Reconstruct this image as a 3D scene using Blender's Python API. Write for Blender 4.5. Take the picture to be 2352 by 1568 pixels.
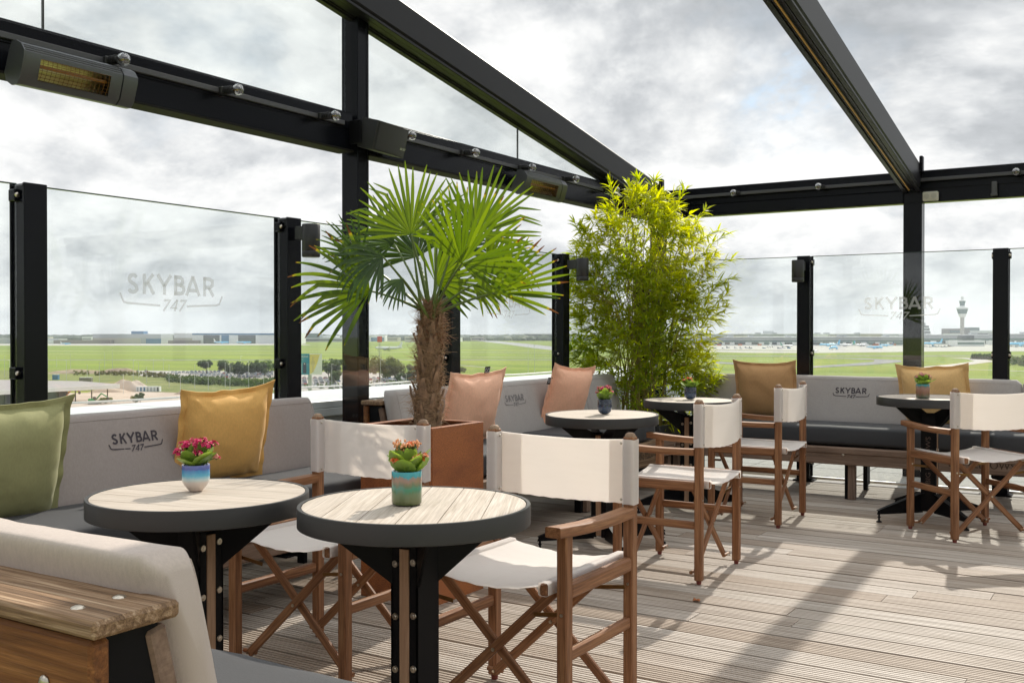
import bpy, bmesh, math, random
from mathutils import Vector, Matrix, noise as mnoise
R = math.radians
sc = bpy.context.scene
for o in list(bpy.data.objects): bpy.data.objects.remove(o)
col = sc.collection
# ------------------------------------------------------------------ camera
EYE = 1.2; YAW = R(32.0); F = 2359.0; CX = 1176.0; HY = 762.0
cam_d = bpy.data.cameras.new('camera'); cam = bpy.data.objects.new('camera', cam_d); col.objects.link(cam)
cam.location = (0, 0, EYE); cam.rotation_euler = (R(90 - 0.534), 0, YAW)
cam_d.sensor_width = 36; cam_d.lens = 36 * F / 2352; cam_d.clip_start = 0.05; cam_d.clip_end = 30000
sc.camera = cam
# ------------------------------------------------------------------ sun, sky, exposure
SUN_EL, SUN_AZ = R(37.0), R(8.0)
sdir = Vector((-math.sin(SUN_AZ) * math.cos(SUN_EL), math.cos(SUN_AZ) * math.cos(SUN_EL), math.sin(SUN_EL)))
sd = bpy.data.lights.new('sun', 'SUN'); sd.energy = 3.9; sd.angle = R(0.7); sd.color = (1.0, 0.93, 0.82)
so = bpy.data.objects.new('sun', sd); col.objects.link(so); so.rotation_euler = sdir.to_track_quat('Z', 'Y').to_euler()
so.location = (0, 0, 20)
sc.view_settings.view_transform = 'Standard'; sc.view_settings.look = 'None'
sc.view_settings.exposure = 0.24; sc.view_settings.gamma = 1.0; sc.view_settings.use_curve_mapping = False
sc.render.engine = 'CYCLES'; cy = sc.cycles
cy.use_denoising = True; cy.max_bounces = 8; cy.transparent_max_bounces = 40; cy.diffuse_bounces = 4
cy.glossy_bounces = 4; cy.transmission_bounces = 8; cy.volume_bounces = 0; cy.caustics_reflective = False; cy.caustics_refractive = False
cy.sample_clamp_indirect = 6.0

class NT:
    def __init__(s, tree): s.t = tree; s.n = tree.nodes; s.l = tree.links; s.n.clear()
    def node(s, t, inp=None, **kw):
        n = s.n.new(t)
        for k, v in kw.items(): setattr(n, k, v)
        for k, v in (inp or {}).items():
            sk = n.inputs[k]
            if isinstance(v, bpy.types.NodeSocket): s.l.new(v, sk)
            elif isinstance(v, bpy.types.Node): s.l.new(v.outputs[0], sk)
            else: sk.default_value = v
        return n
    def math(s, op, a, b=0.0, clamp=False):
        return s.node('ShaderNodeMath', {0: a, 1: b}, operation=op, use_clamp=clamp).outputs[0]
    def mix(s, f, a, b, mode='MIX'):
        n = s.node('ShaderNodeMix', {0: f, 6: a, 7: b}, data_type='RGBA', blend_type=mode); return n.outputs[2]
    def ramp(s, f, stops):
        n = s.node('ShaderNodeValToRGB', {0: f}); e = n.color_ramp.elements
        while len(e) > 1: e.remove(e[-1])
        e[0].position = stops[0][0]; e[0].color = c4(stops[0][1])
        for p, c in stops[1:]: x = e.new(p); x.color = c4(c)
        return n.outputs[0]
    def noise(s, vec, scale, detail=4, rough=.5, dist=0, out=0):
        return s.node('ShaderNodeTexNoise', {'Vector': vec, 'Scale': scale, 'Detail': detail, 'Roughness': rough, 'Distortion': dist}).outputs[out]
def c4(c):
    if isinstance(c, (int, float)): return (c, c, c, 1)
    return tuple(c) if len(c) == 4 else tuple(c) + (1,)

world = bpy.data.worlds.new('World'); sc.world = world; world.use_nodes = True
w = NT(world.node_tree)
sky = w.node('ShaderNodeTexSky', sky_type='NISHITA', sun_disc=False, sun_elevation=SUN_EL, sun_rotation=-SUN_AZ, air_density=1.0, dust_density=1.5)
tc = w.node('ShaderNodeTexCoord').outputs['Generated']
nrm = w.node('ShaderNodeVectorMath', {0: tc}, operation='NORMALIZE').outputs[0]
sep = w.node('ShaderNodeSeparateXYZ', {0: nrm})
zp = w.math('ABSOLUTE', sep.outputs[2])
inv = w.math('DIVIDE', 1.0, w.math('ADD', zp, 0.75))
pv = w.node('ShaderNodeCombineXYZ', {0: w.math('MULTIPLY', sep.outputs[0], inv), 1: w.math('MULTIPLY', sep.outputs[1], inv), 2: w.math('MULTIPLY', w.math('MULTIPLY', zp, 1.75), inv)}).outputs[0]
pv = w.node('ShaderNodeVectorMath', {0: pv, 1: (5.2, 1.7, 0.4)}, operation='ADD').outputs[0]
n1 = w.noise(pv, 2.7, 9, .60, .15)           # cloud mass
n2 = w.noise(w.node('ShaderNodeVectorMath', {0: pv, 1: (0.0, 0.0, 0.075)}, operation='ADD').outputs[0], 2.7, 9, .60, .15)
n3 = w.noise(pv, 1.3, 2, .5)                # large light and dark areas
dens = w.ramp(n1, [(0.0, 0.0), (0.27, 0.0), (0.34, 0.85), (0.42, 1.0)])
shade = w.math('SUBTRACT', n2, n1)
edge = w.ramp(w.noise(pv, 4.2, 9, .58, .0), [(.47, 0.0), (.53, 1.0)])   # crisper cloud heads
lum = w.math('ADD', w.math('MULTIPLY', shade, -3.8), 0.31)
lum = w.math('ADD', lum, w.math('MULTIPLY', edge, 0.17))
lum = w.math('ADD', lum, w.math('MULTIPLY', w.math('SUBTRACT', 0.5, n3), 2.0))
lum = w.math('ADD', lum, w.math('MULTIPLY', w.math('SUBTRACT', 0.5, n1), 1.0))
sund = w.node('ShaderNodeVectorMath', {0: nrm, 1: tuple(sdir)}, operation='DOT_PRODUCT').outputs['Value']
glow = w.math('POWER', w.math('MAXIMUM', sund, 0.0), 3.0)
lum = w.math('ADD', lum, w.math('MULTIPLY', glow, 0.18))
low = w.math('SUBTRACT', 1.0, w.math('MULTIPLY', w.math('MAXIMUM', sep.outputs[2], 0.0), 5.0), True)
lum = w.math('ADD', lum, w.math('MULTIPLY', low, 0.24))
ccol = w.ramp(lum, [(0.0, (0.38, 0.40, 0.42)), (0.30, (0.50, 0.52, 0.54)), (0.52, (0.66, 0.675, 0.685)), (0.72, (0.82, 0.825, 0.82)), (1.0, (0.98, 0.98, 0.96))])
high = w.math('MULTIPLY', w.math('SUBTRACT', sep.outputs[2], 0.36), 2.4, True)      # cloud above the view brightened, added as extra fill light
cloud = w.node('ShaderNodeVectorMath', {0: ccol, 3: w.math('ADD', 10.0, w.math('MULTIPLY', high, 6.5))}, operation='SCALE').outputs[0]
bluec = w.mix(low, (3.4, 6.0, 8.6, 1), (6.2, 8.0, 8.8, 1))
skyc = w.mix(0.35, bluec, sky.outputs[0])
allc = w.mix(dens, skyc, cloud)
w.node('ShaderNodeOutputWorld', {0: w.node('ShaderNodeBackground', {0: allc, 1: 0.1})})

# ------------------------------------------------------------------ naming and geometry helpers
def tag(o, label=None, cat=None, group=None, kind=None):
    if label: o['label'] = label
    if cat: o['category'] = cat
    if group: o['group'] = group
    if kind: o['kind'] = kind
    return o
def thing(name, label, cat, loc=(0, 0, 0), rz=0, group=None):
    o = bpy.data.objects.new(name, None); col.objects.link(o); o.location = loc; o.rotation_euler = (0, 0, rz)
    o.empty_display_size = .1
    return tag(o, label, cat, group)
def kids(o): return [c for c in bpy.data.objects if c.parent == o]
def copy_tree(o, label=None, loc=None, rz=None, group=None):
    def rec(a, par):
        c = a.copy(); col.objects.link(c); c.parent = par
        for k in KID.get(a.name, []): KID.setdefault(c.name, []).append(rec(k, c))
        return c
    c = rec(o, None)
    if label: c['label'] = label
    if group: c['group'] = group
    if loc is not None: c.location = loc
    if rz is not None: c.rotation_euler = (0, 0, rz)
    return c
KID = {}
def world_pt(px, D, z=0.0):
    """a point D metres ahead of the eye, at real height z"""
    r = (px - CX) / F * D
    return Vector((-math.sin(YAW) * D + math.cos(YAW) * r, math.cos(YAW) * D + math.sin(YAW) * r, z))
def hz(py, D): return EYE - (py - HY) / F * D

rng = random.Random(7)
class MB:
    def __init__(s): s.v = []; s.f = []; s.g = []; s.mi = []; s.cur = 0
    def add(s, vs, fs, gs=None, M=None):
        b = len(s.v); off = Vector((rng.uniform(0, 40), rng.uniform(0, 40), rng.uniform(0, 40)))
        for i, p in enumerate(vs):
            p = Vector(p); g = Vector(gs[i]) if gs else p
            s.g.append(g + off); s.v.append(M @ p if M else p)
        for f in fs: s.f.append(tuple(b + i for i in f)); s.mi.append(s.cur)
    def box(s, c, size, M=None, bev=.002, long=None):
        sx, sy, sz = [a / 2 for a in size]; bev = min(bev, min(sx, sy, sz) * .45)
        h = (sx, sy, sz); vs = []; idx = {}
        for cx in (-1, 1):
            for cyy in (-1, 1):
                for cz in (-1, 1):
                    sg = (cx, cyy, cz)
                    for a in range(3):
                        p = [sg[k] * (h[k] - (0 if k == a else bev)) for k in range(3)]
                        idx[(sg, a)] = len(vs); vs.append(Vector(p))
        fs = []
        for a in range(3):
            b, d = (a + 1) % 3, (a + 2) % 3
            for sa in (-1, 1):
                q = []
                for sb, sd_ in ((-1, -1), (1, -1), (1, 1), (-1, 1)):
                    sg = [0, 0, 0]; sg[a] = sa; sg[b] = sb; sg[d] = sd_; q.append(idx[(tuple(sg), a)])
                fs.append(q if sa > 0 else q[::-1])
            for sb in (-1, 1):
                for sd_ in (-1, 1):
                    s0 = [0, 0, 0]; s0[a] = -1; s0[b] = sb; s0[d] = sd_; s1 = list(s0); s1[a] = 1
                    q = [idx[(tuple(s0), b)], idx[(tuple(s1), b)], idx[(tuple(s1), d)], idx[(tuple(s0), d)]]
                    fs.append(q if sb * sd_ > 0 else q[::-1])
        for k in range(8):
            sg = (1 if k & 1 else -1, 1 if k & 2 else -1, 1 if k & 4 else -1)
            q = [idx[(sg, 0)], idx[(sg, 1)], idx[(sg, 2)]]
            fs.append(q if sg[0] * sg[1] * sg[2] > 0 else q[::-1])
        if long is None: long = max(range(3), key=lambda k: size[k])
        o = [long] + [k for k in range(3) if k != long]
        gs = [(p[o[0]], p[o[1]], p[o[2]]) for p in vs]
        T = Matrix.Translation(Vector(c))
        s.add(vs, fs, gs, (M @ T) if M else T); return s
    def bar(s, p0, p1, wd, th, up=(0, 0, 1), bev=.003, M=None):
        p0 = Vector(p0); p1 = Vector(p1); d = p1 - p0; L = d.length; x = d.normalized(); up = Vector(up)
        y = up.cross(x)
        if y.length < 1e-5: y = Vector((0, 1, 0)).cross(x)
        y.normalize(); z = x.cross(y)
        B = Matrix((x, y, z)).transposed().to_4x4(); B.translation = (p0 + p1) / 2
        return s.box((0, 0, 0), (L, wd, th), (M @ B) if M else B, bev, 0)
    def tube(s, pts, r, n=8, caps=True, M=None):
        pts = [Vector(p) for p in pts]; m = len(pts); rr = r if hasattr(r, '__len__') else [r] * m
        vs = []; gs = []; fs = []; ref = None; dist = 0
        for i, p in enumerate(pts):
            t = (pts[min(i + 1, m - 1)] - pts[max(i - 1, 0)]).normalized()
            if ref is None:
                ref = Vector((0, 0, 1)) if abs(t.z) < .9 else Vector((1, 0, 0))
            a = (ref - t * ref.dot(t)).normalized(); b = t.cross(a); ref = a
            if i: dist += (p - pts[i - 1]).length
            for k in range(n):
                an = 2 * math.pi * k / n; o = a * math.cos(an) * rr[i] + b * math.sin(an) * rr[i]
                vs.append(p + o); gs.append((dist, math.cos(an) * rr[i], math.sin(an) * rr[i]))
        for i in range(m - 1):
            for k in range(n): fs.append((i * n + k, i * n + (k + 1) % n, (i + 1) * n + (k + 1) % n, (i + 1) * n + k))
        if caps: fs.append(tuple(range(n))[::-1]); fs.append(tuple((m - 1) * n + k for k in range(n)))
        s.add(vs, fs, gs, M); return s
    def cyl(s, p0, p1, r0, r1=None, n=16, M=None): return s.tube([p0, p1], [r0, r0 if r1 is None else r1], n, True, M)
    def lathe(s, prof, c=(0, 0, 0), n=24, M=None):
        vs = []; fs = []; m = len(prof)
        for r, z in prof:
            for k in range(n):
                an = 2 * math.pi * k / n; vs.append((c[0] + r * math.cos(an), c[1] + r * math.sin(an), c[2] + z))
        for i in range(m - 1):
            for k in range(n): fs.append((i * n + k, i * n + (k + 1) % n, (i + 1) * n + (k + 1) % n, (i + 1) * n + k))
        if prof[0] != prof[-1]:
            if prof[0][0] > 1e-6: fs.append(tuple(range(n))[::-1])
            if prof[-1][0] > 1e-6: fs.append(tuple((m - 1) * n + k for k in range(n)))
        s.add(vs, fs, None, M); return s
    def prism(s, out, h, M=None, axis=2):
        """outline in local xy, thickness h along local z (centred)"""
        n = len(out); vs = [(p[0], p[1], -h / 2) for p in out] + [(p[0], p[1], h / 2) for p in out]
        fs = [tuple(range(n))[::-1], tuple(range(n, 2 * n))] + [(i, (i + 1) % n, n + (i + 1) % n, n + i) for i in range(n)]
        s.add(vs, fs, None, M); return s
    def grid(s, fn, nu, nv, closed_u=False, gf=None):
        vs = []; gs = []; fs = []
        for i in range(nu + (0 if closed_u else 1)):
            for j in range(nv + 1):
                u, v = i / nu, j / nv; vs.append(fn(u, v)); gs.append(gf(u, v) if gf else vs[-1])
        W = nv + 1; N = nu if closed_u else nu + 1
        for i in range(nu):
            for j in range(nv):
                a = i * W + j; b = ((i + 1) % N) * W + j; fs.append((a, b, b + 1, a + 1))
        s.add(vs, fs, gs); return s
    def sphere(s, c, r, n=10, M=None, sq=(1, 1, 1)):
        prof = [(math.sin(math.pi * i / n) , -math.cos(math.pi * i / n)) for i in range(n + 1)]
        prof[0] = (0.0, -1); prof[-1] = (0.0, 1)
        T = Matrix.Translation(Vector(c)) @ Matrix.Diagonal((r * sq[0], r * sq[1], r * sq[2], 1))
        return s.lathe(prof, (0, 0, 0), max(6, n + 2), (M @ T) if M else T)
    def build(s, name, mats, parent=None, ang=35, recalc=True, smooth=True, M=None):
        me = bpy.data.meshes.new(name)
        vs = [(M @ p) if M else p for p in s.v]
        me.from_pydata([tuple(p) for p in vs], [], s.f)
        at = me.attributes.new('gc', 'FLOAT_VECTOR', 'POINT'); flat = [0.0] * (3 * len(s.g))
        for i, g in enumerate(s.g): flat[3 * i] = g[0]; flat[3 * i + 1] = g[1]; flat[3 * i + 2] = g[2]
        at.data.foreach_set('vector', flat)
        if not isinstance(mats, (list, tuple)): mats = [mats]
        for m in mats: me.materials.append(m)
        me.polygons.foreach_set('material_index', s.mi)
        if recalc:
            bm = bmesh.new(); bm.from_mesh(me); bmesh.ops.recalc_face_normals(bm, faces=bm.faces); bm.to_mesh(me); bm.free()
        if smooth:
            me.polygons.foreach_set('use_smooth', [True] * len(me.polygons))
            if ang < 180: me.set_sharp_from_angle(angle=R(ang))
        me.update()
        o = bpy.data.objects.new(name, me); col.objects.link(o)
        if parent:
            o.parent = parent; KID.setdefault(parent.name, []).append(o)
        return o
def rotm(ax, deg): return Matrix.Rotation(R(deg), 4, ax)
def trs(loc, ax='Z', deg=0): return Matrix.Translation(Vector(loc)) @ rotm(ax, deg)

# ------------------------------------------------------------------ materials
def newmat(name): m = bpy.data.materials.new(name); m.use_nodes = True; return m, NT(m.node_tree)
def out(t, sh, disp=None): t.node('ShaderNodeOutputMaterial', {0: sh})
def gcn(t): return t.node('ShaderNodeAttribute', attribute_name='gc').outputs['Vector']
def plain(name, c, rough=.5, metal=0.0, bump=0.0, bscale=200, var=0.0, vscale=6, spec=.5, coat=0):
    m, t = newmat(name); g = gcn(t); colr = c4(c)
    if var:
        n = t.noise(g, vscale, 5, .6); dk = tuple(x * (1 - var) for x in colr[:3]) + (1,); lt = tuple(min(1, x * (1 + var)) for x in colr[:3]) + (1,)
        colr = t.ramp(n, [(0.3, dk), (0.7, lt)])
    d = {'Base Color': colr, 'Roughness': rough, 'Metallic': metal, 'Specular IOR Level': spec, 'Coat Weight': coat}
    if bump: d['Normal'] = t.node('ShaderNodeBump', {'Strength': bump, 'Distance': .002, 'Height': t.noise(g, bscale, 3)}).outputs[0]
    out(t, t.node('ShaderNodeBsdfPrincipled', d)); return m
def wood(name, c1, c2, c3, sl=2.0, sc_=42, rough=.55, bump=.25, cracks=0.0):
    m, t = newmat(name); g = gcn(t)
    mp = t.node('ShaderNodeMapping', {'Vector': g, 'Scale': (sl, sc_, sc_)}).outputs[0]
    n = t.noise(mp, 1.0, 6, .62, .8); fine = t.noise(t.node('ShaderNodeMapping', {'Vector': g, 'Scale': (sl * 3, sc_ * 5, sc_ * 5)}).outputs[0], 1.0, 3, .6)
    tone = t.noise(t.node('ShaderNodeMapping', {'Vector': g, 'Scale': (.25, .25, .25)}).outputs[0], 1.0, 1)
    c = t.ramp(n, [(0.28, c1), (0.5, c2), (0.72, c3)])
    c = t.mix(t.math('MULTIPLY', t.math('SUBTRACT', fine, .42, True), 1.8, True), c, c4(tuple(x * .5 for x in c1)))
    c = t.mix(t.math('MULTIPLY', t.math('SUBTRACT', tone, .35, True), 1.1, True), c, c4(tuple(x * .72 for x in c2)))
    d = {'Base Color': c, 'Roughness': rough, 'Specular IOR Level': .3}
    d['Normal'] = t.node('ShaderNodeBump', {'Strength': bump, 'Distance': .003, 'Height': t.mix(.5, n, fine)}).outputs[0]
    out(t, t.node('ShaderNodeBsdfPrincipled', d)); return m
def fabric(name, c, c2=None, scale=900, rough=.9, sheen=.25, bump=.35, blotch=0.06, wr=0.0):
    m, t = newmat(name); g = gcn(t); c = c4(c); c2 = c4(c2) if c2 else tuple(x * .8 for x in c[:3]) + (1,)
    wv = t.noise(t.node('ShaderNodeMapping', {'Vector': g, 'Scale': (scale * .35, scale, scale * .35)}).outputs[0], 1.0, 2, .6)
    wv2 = t.noise(t.node('ShaderNodeMapping', {'Vector': g, 'Scale': (scale, scale * .3, scale * .3)}).outputs[0], 1.0, 2, .6)
    cc = t.mix(t.math('MULTIPLY', t.math('ADD', wv, wv2), .5), c, c2)
    ml = t.noise(t.node('ShaderNodeMapping', {'Vector': g, 'Scale': (150, 150, 60)}).outputs[0], 1.0, 3, .7); cc = t.mix(t.ramp(ml, [(.38, 0.0), (.62, .42)]), cc, tuple(x * .72 for x in c[:3]) + (1,))
    bl = t.noise(g, 9, 4, .6); cc = t.mix(t.math('MULTIPLY', bl, blotch * 2), cc, tuple(x * .6 for x in c[:3]) + (1,))
    h = t.math('ADD', wv, wv2)
    if wr: 
        h2 = t.noise(t.node('ShaderNodeMapping', {'Vector': g, 'Scale': (7, 7, 2.2)}).outputs[0], 1.0, 4, .55, 1.2)
        nb = t.node('ShaderNodeBump', {'Strength': wr, 'Distance': .03, 'Height': h2}).outputs[0]
        nn = t.node('ShaderNodeBump', {'Strength': bump, 'Distance': .001, 'Height': h, 'Normal': nb}).outputs[0]
    else: nn = t.node('ShaderNodeBump', {'Strength': bump, 'Distance': .001, 'Height': h}).outputs[0]
    out(t, t.node('ShaderNodeBsdfPrincipled', {'Base Color': cc, 'Roughness': rough, 'Sheen Weight': sheen, 'Sheen Roughness': .4, 'Specular IOR Level': .2, 'Normal': nn})); return m
def leafmat(name, c1, c2, tip=None, trans=.5, rough=.45, nscale=3.0):
    """gc.x = 0..1 along the leaf (0.001 steps), gc.y = random tone"""
    m, t = newmat(name); at = t.node('ShaderNodeAttribute', attribute_name='lf').outputs['Vector']
    s = t.node('ShaderNodeSeparateXYZ', {0: at}); c = t.mix(s.outputs[1], c4(c1), c4(c2))
    if tip:
        f = t.math('ADD', s.outputs[0], t.math('MULTIPLY', t.math('SUBTRACT', s.outputs[2], .75), .14))
        c = t.mix(t.ramp(f, [(0.93, 0.0), (0.975, 1.0)]), c, c4(tip[0])); c = t.mix(t.ramp(f, [(0.975, 0.0), (.99, 1.0)]), c, c4(tip[1]))
    p = t.node('ShaderNodeBsdfPrincipled', {'Base Color': c, 'Roughness': rough, 'Specular IOR Level': .4})
    hs = t.node('ShaderNodeHueSaturation', {'Hue': .485, 'Saturation': 1.15, 'Value': 2.1, 'Color': c}).outputs[0]
    tr = t.node('ShaderNodeBsdfTranslucent', {0: hs})
    out(t, t.node('ShaderNodeMixShader', {0: trans, 1: p, 2: tr})); return m
def glassmat(name, tint=(.95, .97, .965), spec=.04):
    m, t = newmat(name)
    fc = t.node('ShaderNodeLayerWeight', {0: .5}).outputs['Facing']
    f = t.math('ADD', spec, t.math('MULTIPLY', t.math('POWER', fc, 5.0), .9), True)
    a = t.node('ShaderNodeBsdfTransparent', {0: c4(tint)}); b = t.node('ShaderNodeBsdfGlossy', {0: (1, 1, 1, 1), 1: .01})
    out(t, t.node('ShaderNodeMixShader', {0: f, 1: a, 2: b})); return m
TEAK = wood('teak', (.115, .046, .020), (.27, .120, .054), (.42, .225, .11), 3, 60, .5, .5)
TEAKW = wood('teak_weathered', (.20, .12, .075), (.34, .23, .15), (.44, .33, .24), 3, 46, .7)
STRIP = wood('pale_wood', (.30, .17, .10), (.42, .26, .16), (.50, .33, .22), 4, 90, .6, .15)
RAW = wood('rough_pine', (.05, .026, .014), (.27, .165, .09), (.55, .40, .26), 2.2, 85, .75, 1.0)
RAWO = wood('stained_pine', (.06, .022, .008), (.21, .080, .024), (.40, .18, .06), 1.8, 48, .6, 1.0)
GREYW = wood('grey_plank', (.13, .085, .06), (.24, .16, .115), (.36, .26, .19), 1.5, 24, .75, .6)
TOPW = wood('table_planks', (.38, .31, .235), (.56, .485, .405), (.68, .61, .53), 2.6, 80, .6, .3)
STEEL = plain('black_steel', (.006, .006, .007), .42, .0, .15, 500, spec=.10)
POWDER = plain('black_powder_coat', (.004, .0045, .007), .22, .0, .10, 260, spec=.16)
RIM = plain('dark_table_rim', (.022, .021, .020), .5, .0, .1, 400)
BOLT = plain('bolt_steel', (.55, .50, .42), .3, 1.0)
SCREW = plain('galvanised_screw', (.6, .6, .6), .35, 1.0)
BRASS = plain('aged_brass', (.22, .12, .045), .45, 1.0)
CANVB = None
def canvas():
    m, t = newmat('white_canvas'); g = gcn(t)
    wv = t.noise(t.node('ShaderNodeMapping', {'Vector': g, 'Scale': (1400, 300, 300)}).outputs[0], 1, 2)
    st = t.noise(t.node('ShaderNodeMapping', {'Vector': g, 'Scale': (3, 60, 60)}).outputs[0], 1, 3)
    c = t.mix(st, (.92, .905, .885, 1), (.84, .815, .79, 1))
    nn = t.node('ShaderNodeBump', {'Strength': .25, 'Distance': .001, 'Height': wv}).outputs[0]
    p = t.node('ShaderNodeBsdfPrincipled', {'Base Color': c, 'Roughness': .85, 'Specular IOR Level': .2, 'Normal': nn})
    tr = t.node('ShaderNodeBsdfTranslucent', {0: (1.0, .94, .88, 1)})
    out(t, t.node('ShaderNodeMixShader', {0: .50, 1: p, 2: tr})); return m
CANV = canvas()
BACKF = fabric('taupe_cushion', (.41, .355, .33), (.32, .28, .26), 700, blotch=.05, wr=.12)
BACKG = fabric('grey_cushion', (.46, .425, .40), (.36, .335, .32), 700, blotch=.05, wr=.12)
BACKP = fabric('pale_cushion', (.56, .48, .42), (.46, .39, .34), 900, blotch=.05, wr=.1)
SEATF = fabric('charcoal_seat', (.070, .071, .075), (.038, .040, .044), 500, rough=.8, sheen=.12, bump=.5)
UNDER = plain('beam_underside', (.012, .011, .010), .7, spec=.12)
GLASS = glassmat('balustrade_glass'); GLASSU = glassmat('upper_glass', (.93, .95, .945))
# ------------------------------------------------------------------ deck, terrace, parapet
def deckmat():
    m, t = newmat('weathered_decking'); g = gcn(t)
    mp = t.node('ShaderNodeMapping', {'Vector': g, 'Scale': (1.2, 45, 45)}).outputs[0]
    n = t.noise(mp, 1.0, 6, .65, .6)
    c = t.ramp(n, [(0.3, (.27, .225, .185)), (0.5, (.45, .395, .34)), (0.7, (.60, .545, .485))])
    tone = t.noise(t.node('ShaderNodeMapping', {'Vector': g, 'Scale': (.2, .2, .2)}).outputs[0], 1.0, 1)
    c = t.mix(t.ramp(tone, [(.35, 0.0), (.62, 1.0)]), t.mix(1.0, c, (.72, .64, .57, 1), 'MULTIPLY'), c)
    blot = t.noise(t.node('ShaderNodeMapping', {'Vector': g, 'Scale': (1.5, 9, 9)}).outputs[0], 1.0, 4, .7)
    c = t.mix(t.ramp(blot, [(.45, 0.0), (.7, .35)]), c, (.24, .19, .13, 1))
    nn = t.node('ShaderNodeBump', {'Strength': .35, 'Distance': .002, 'Height': n}).outputs[0]
    out(t, t.node('ShaderNodeBsdfPrincipled', {'Base Color': c, 'Roughness': .62, 'Specular IOR Level': .35, 'Normal': nn})); return m
PITCH = .1485; NR = 7
mb = MB(); y = -.6
while y < 8.24:
    x = -4.05 - rng.uniform(0, 2.5)
    while x < 3.2:
        L = rng.uniform(2.2, 3.4); x0 = max(x, -4.02); x1 = min(x + L - .003, 3.2)
        if x1 > x0 + .02:
            prof = []; wv = (PITCH - .009); rp = wv / NR
            dz = rng.uniform(-.0015, .0015)
            prof.append((0, -.022))
            for k in range(NR):
                a = k * rp; prof += [(a + .0005, -.001 + dz), (a + .0025, dz), (a + rp * .56, dz), (a + rp * .56 + .0015, -.001 + dz)]
                if k < NR - 1: prof += [(a + rp * .60 + .001, -.009 + dz), (a + rp - .0012, -.009 + dz)]
            prof.append((wv - rp * .3, -.022))
            n = len(prof); vs = []; gs = []
            for xx in (x0, x1):
                for p in prof: vs.append((xx, y + p[0], p[1])); gs.append((xx, p[0], p[1]))
            fs = [(i, n + i, n + i + 1, i + 1) for i in range(n - 1)] + [tuple(range(n)), tuple(range(n, 2 * n))[::-1]]
            mb.add(vs, fs, gs)
        x += L
    y += PITCH
tag(mb.build('deck', deckmat(), ang=20), kind='structure')
mb = MB(); mb.box((-.45, 3.8, -.06), (7.3, 8.96, .06), bev=.0)
tag(mb.build('deck_base', plain('dark_deck_base', (.03, .026, .022), .9)), kind='structure')  # sub-base under the boards, one even dark colour
# concrete pavers outside the far balustrade
m, t = newmat('concrete_paver'); g = gcn(t)
c = t.ramp(t.noise(g, 30, 6, .7), [(.3, (.22, .215, .20)), (.7, (.36, .35, .33))])
out(t, t.node('ShaderNodeBsdfPrincipled', {'Base Color': c, 'Roughness': .85, 'Normal': t.node('ShaderNodeBump', {'Strength': .5, 'Distance': .002, 'Height': t.noise(g, 240, 3)}).outputs[0]}))
mb = MB()
for i in range(16):
    for j in range(6): mb.box((-4.15 + .25 + i * .505, 8.34 + .25 + j * .505, -.055), (.498, .498, .05), bev=.004)
tag(mb.build('paving', m), kind='structure')
mb = MB(); mb.box((-.1, 9.86, -.125), (8.1, 3.06, .06), bev=0); mb.box((-4.21, 4.0, -.10), (.36, 9.4, .06), bev=0)
tag(mb.build('terrace_slab', plain('slab', (.2, .2, .19), .9)), kind='structure')
PARA = plain('white_parapet_metal', (.74, .75, .75), .38, .0, .05, 40, var=.04, vscale=2)
PARAP = plain('pale_parapet_panel', (.55, .58, .58), .45, .0, 0, var=.03, vscale=2)
def parapet(name, label, p0, p1, nrm, wdt):
    """p0->p1 along the front edge, nrm = outward"""
    t_ = thing(name, label, 'parapet wall', ((p0[0] + p1[0]) / 2, (p0[1] + p1[1]) / 2, 0))
    L = (Vector(p1) - Vector(p0)).length; ax = (Vector(p1) - Vector(p0)).normalized()
    Mx = Matrix(((ax.x, nrm[0], 0, 0), (ax.y, nrm[1], 0, 0), (0, 0, 1, 0), (0, 0, 0, 1)))
    n = max(1, int(L / 2.4)); sl = L / n; c = MB(); f = MB()
    for i in range(n):
        cx = -L / 2 + sl * (i + .5)
        c.box((cx, wdt / 2, .745), (sl - .004, wdt + .04, .05), Mx, .006)
        f.box((cx, .05, .30), (sl - .006, .06, .74), Mx, .004)
        c.box((cx, -.005, .695), (sl - .004, .03, .05), Mx, .003)
    c.build('coping', PARA, t_); f.build('wall_panel', PARAP, t_)
    b = MB(); b.box((0, wdt / 2 + .06, -.9), (L - .01, wdt - .12, 3.2), Mx, 0); b.build('wall', PARAP, t_)
    return t_
pw = parapet('parapet', 'white metal parapet with a wide flat coping behind the left glass balustrade', (-4.42, -1.0), (-4.42, 11.3), (-1, 0), .8)
pe = parapet('parapet', 'low white parapet beyond the pavers behind the far grey bench', (-4.40, 11.45), (5.0, 11.45), (0, 1), .6)
for o in kids(pe): o.location.z = -.32
# lifeline cable on the parapet
cb = thing('safety_cable', 'thin pale steel safety cable running along the white parapet coping', 'cable', (-4.75, 4, .77))
pts = []; ys = [-.6, 1.3, 3.05, 4.85, 6.9, 8.9, 10.9]; zc = .055
for i in range(len(ys) - 1):
    for k in range(8):
        f_ = k / 8; pts.append((0, ys[i] + (ys[i + 1] - ys[i]) * f_ - 4, zc + .015 * (abs(2 * f_ - 1) ** 2)))
mb = MB(); mb.tube(pts, .006, 6); mb.build('cable', plain('cable_sheath', (.62, .62, .60), .5), cb)
for yy in ys[1:]:
    mb = MB(); mb.lathe([(.0, 0), (.075, 0), (.075, .006), (.03, .012), (.018, .05), (.0, .055)], (0, yy - 4, .0), 14)
    mb.cyl((-.03, yy - 4 - .03, .045), (.03, yy - 4 + .03, .065), .012, n=8); mb.cyl((-.04, yy - 4 + .02, .012), (.05, yy - 4 + .02, .02), .012, n=8)
    mb.build('bracket', SCREW, cb)

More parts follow.
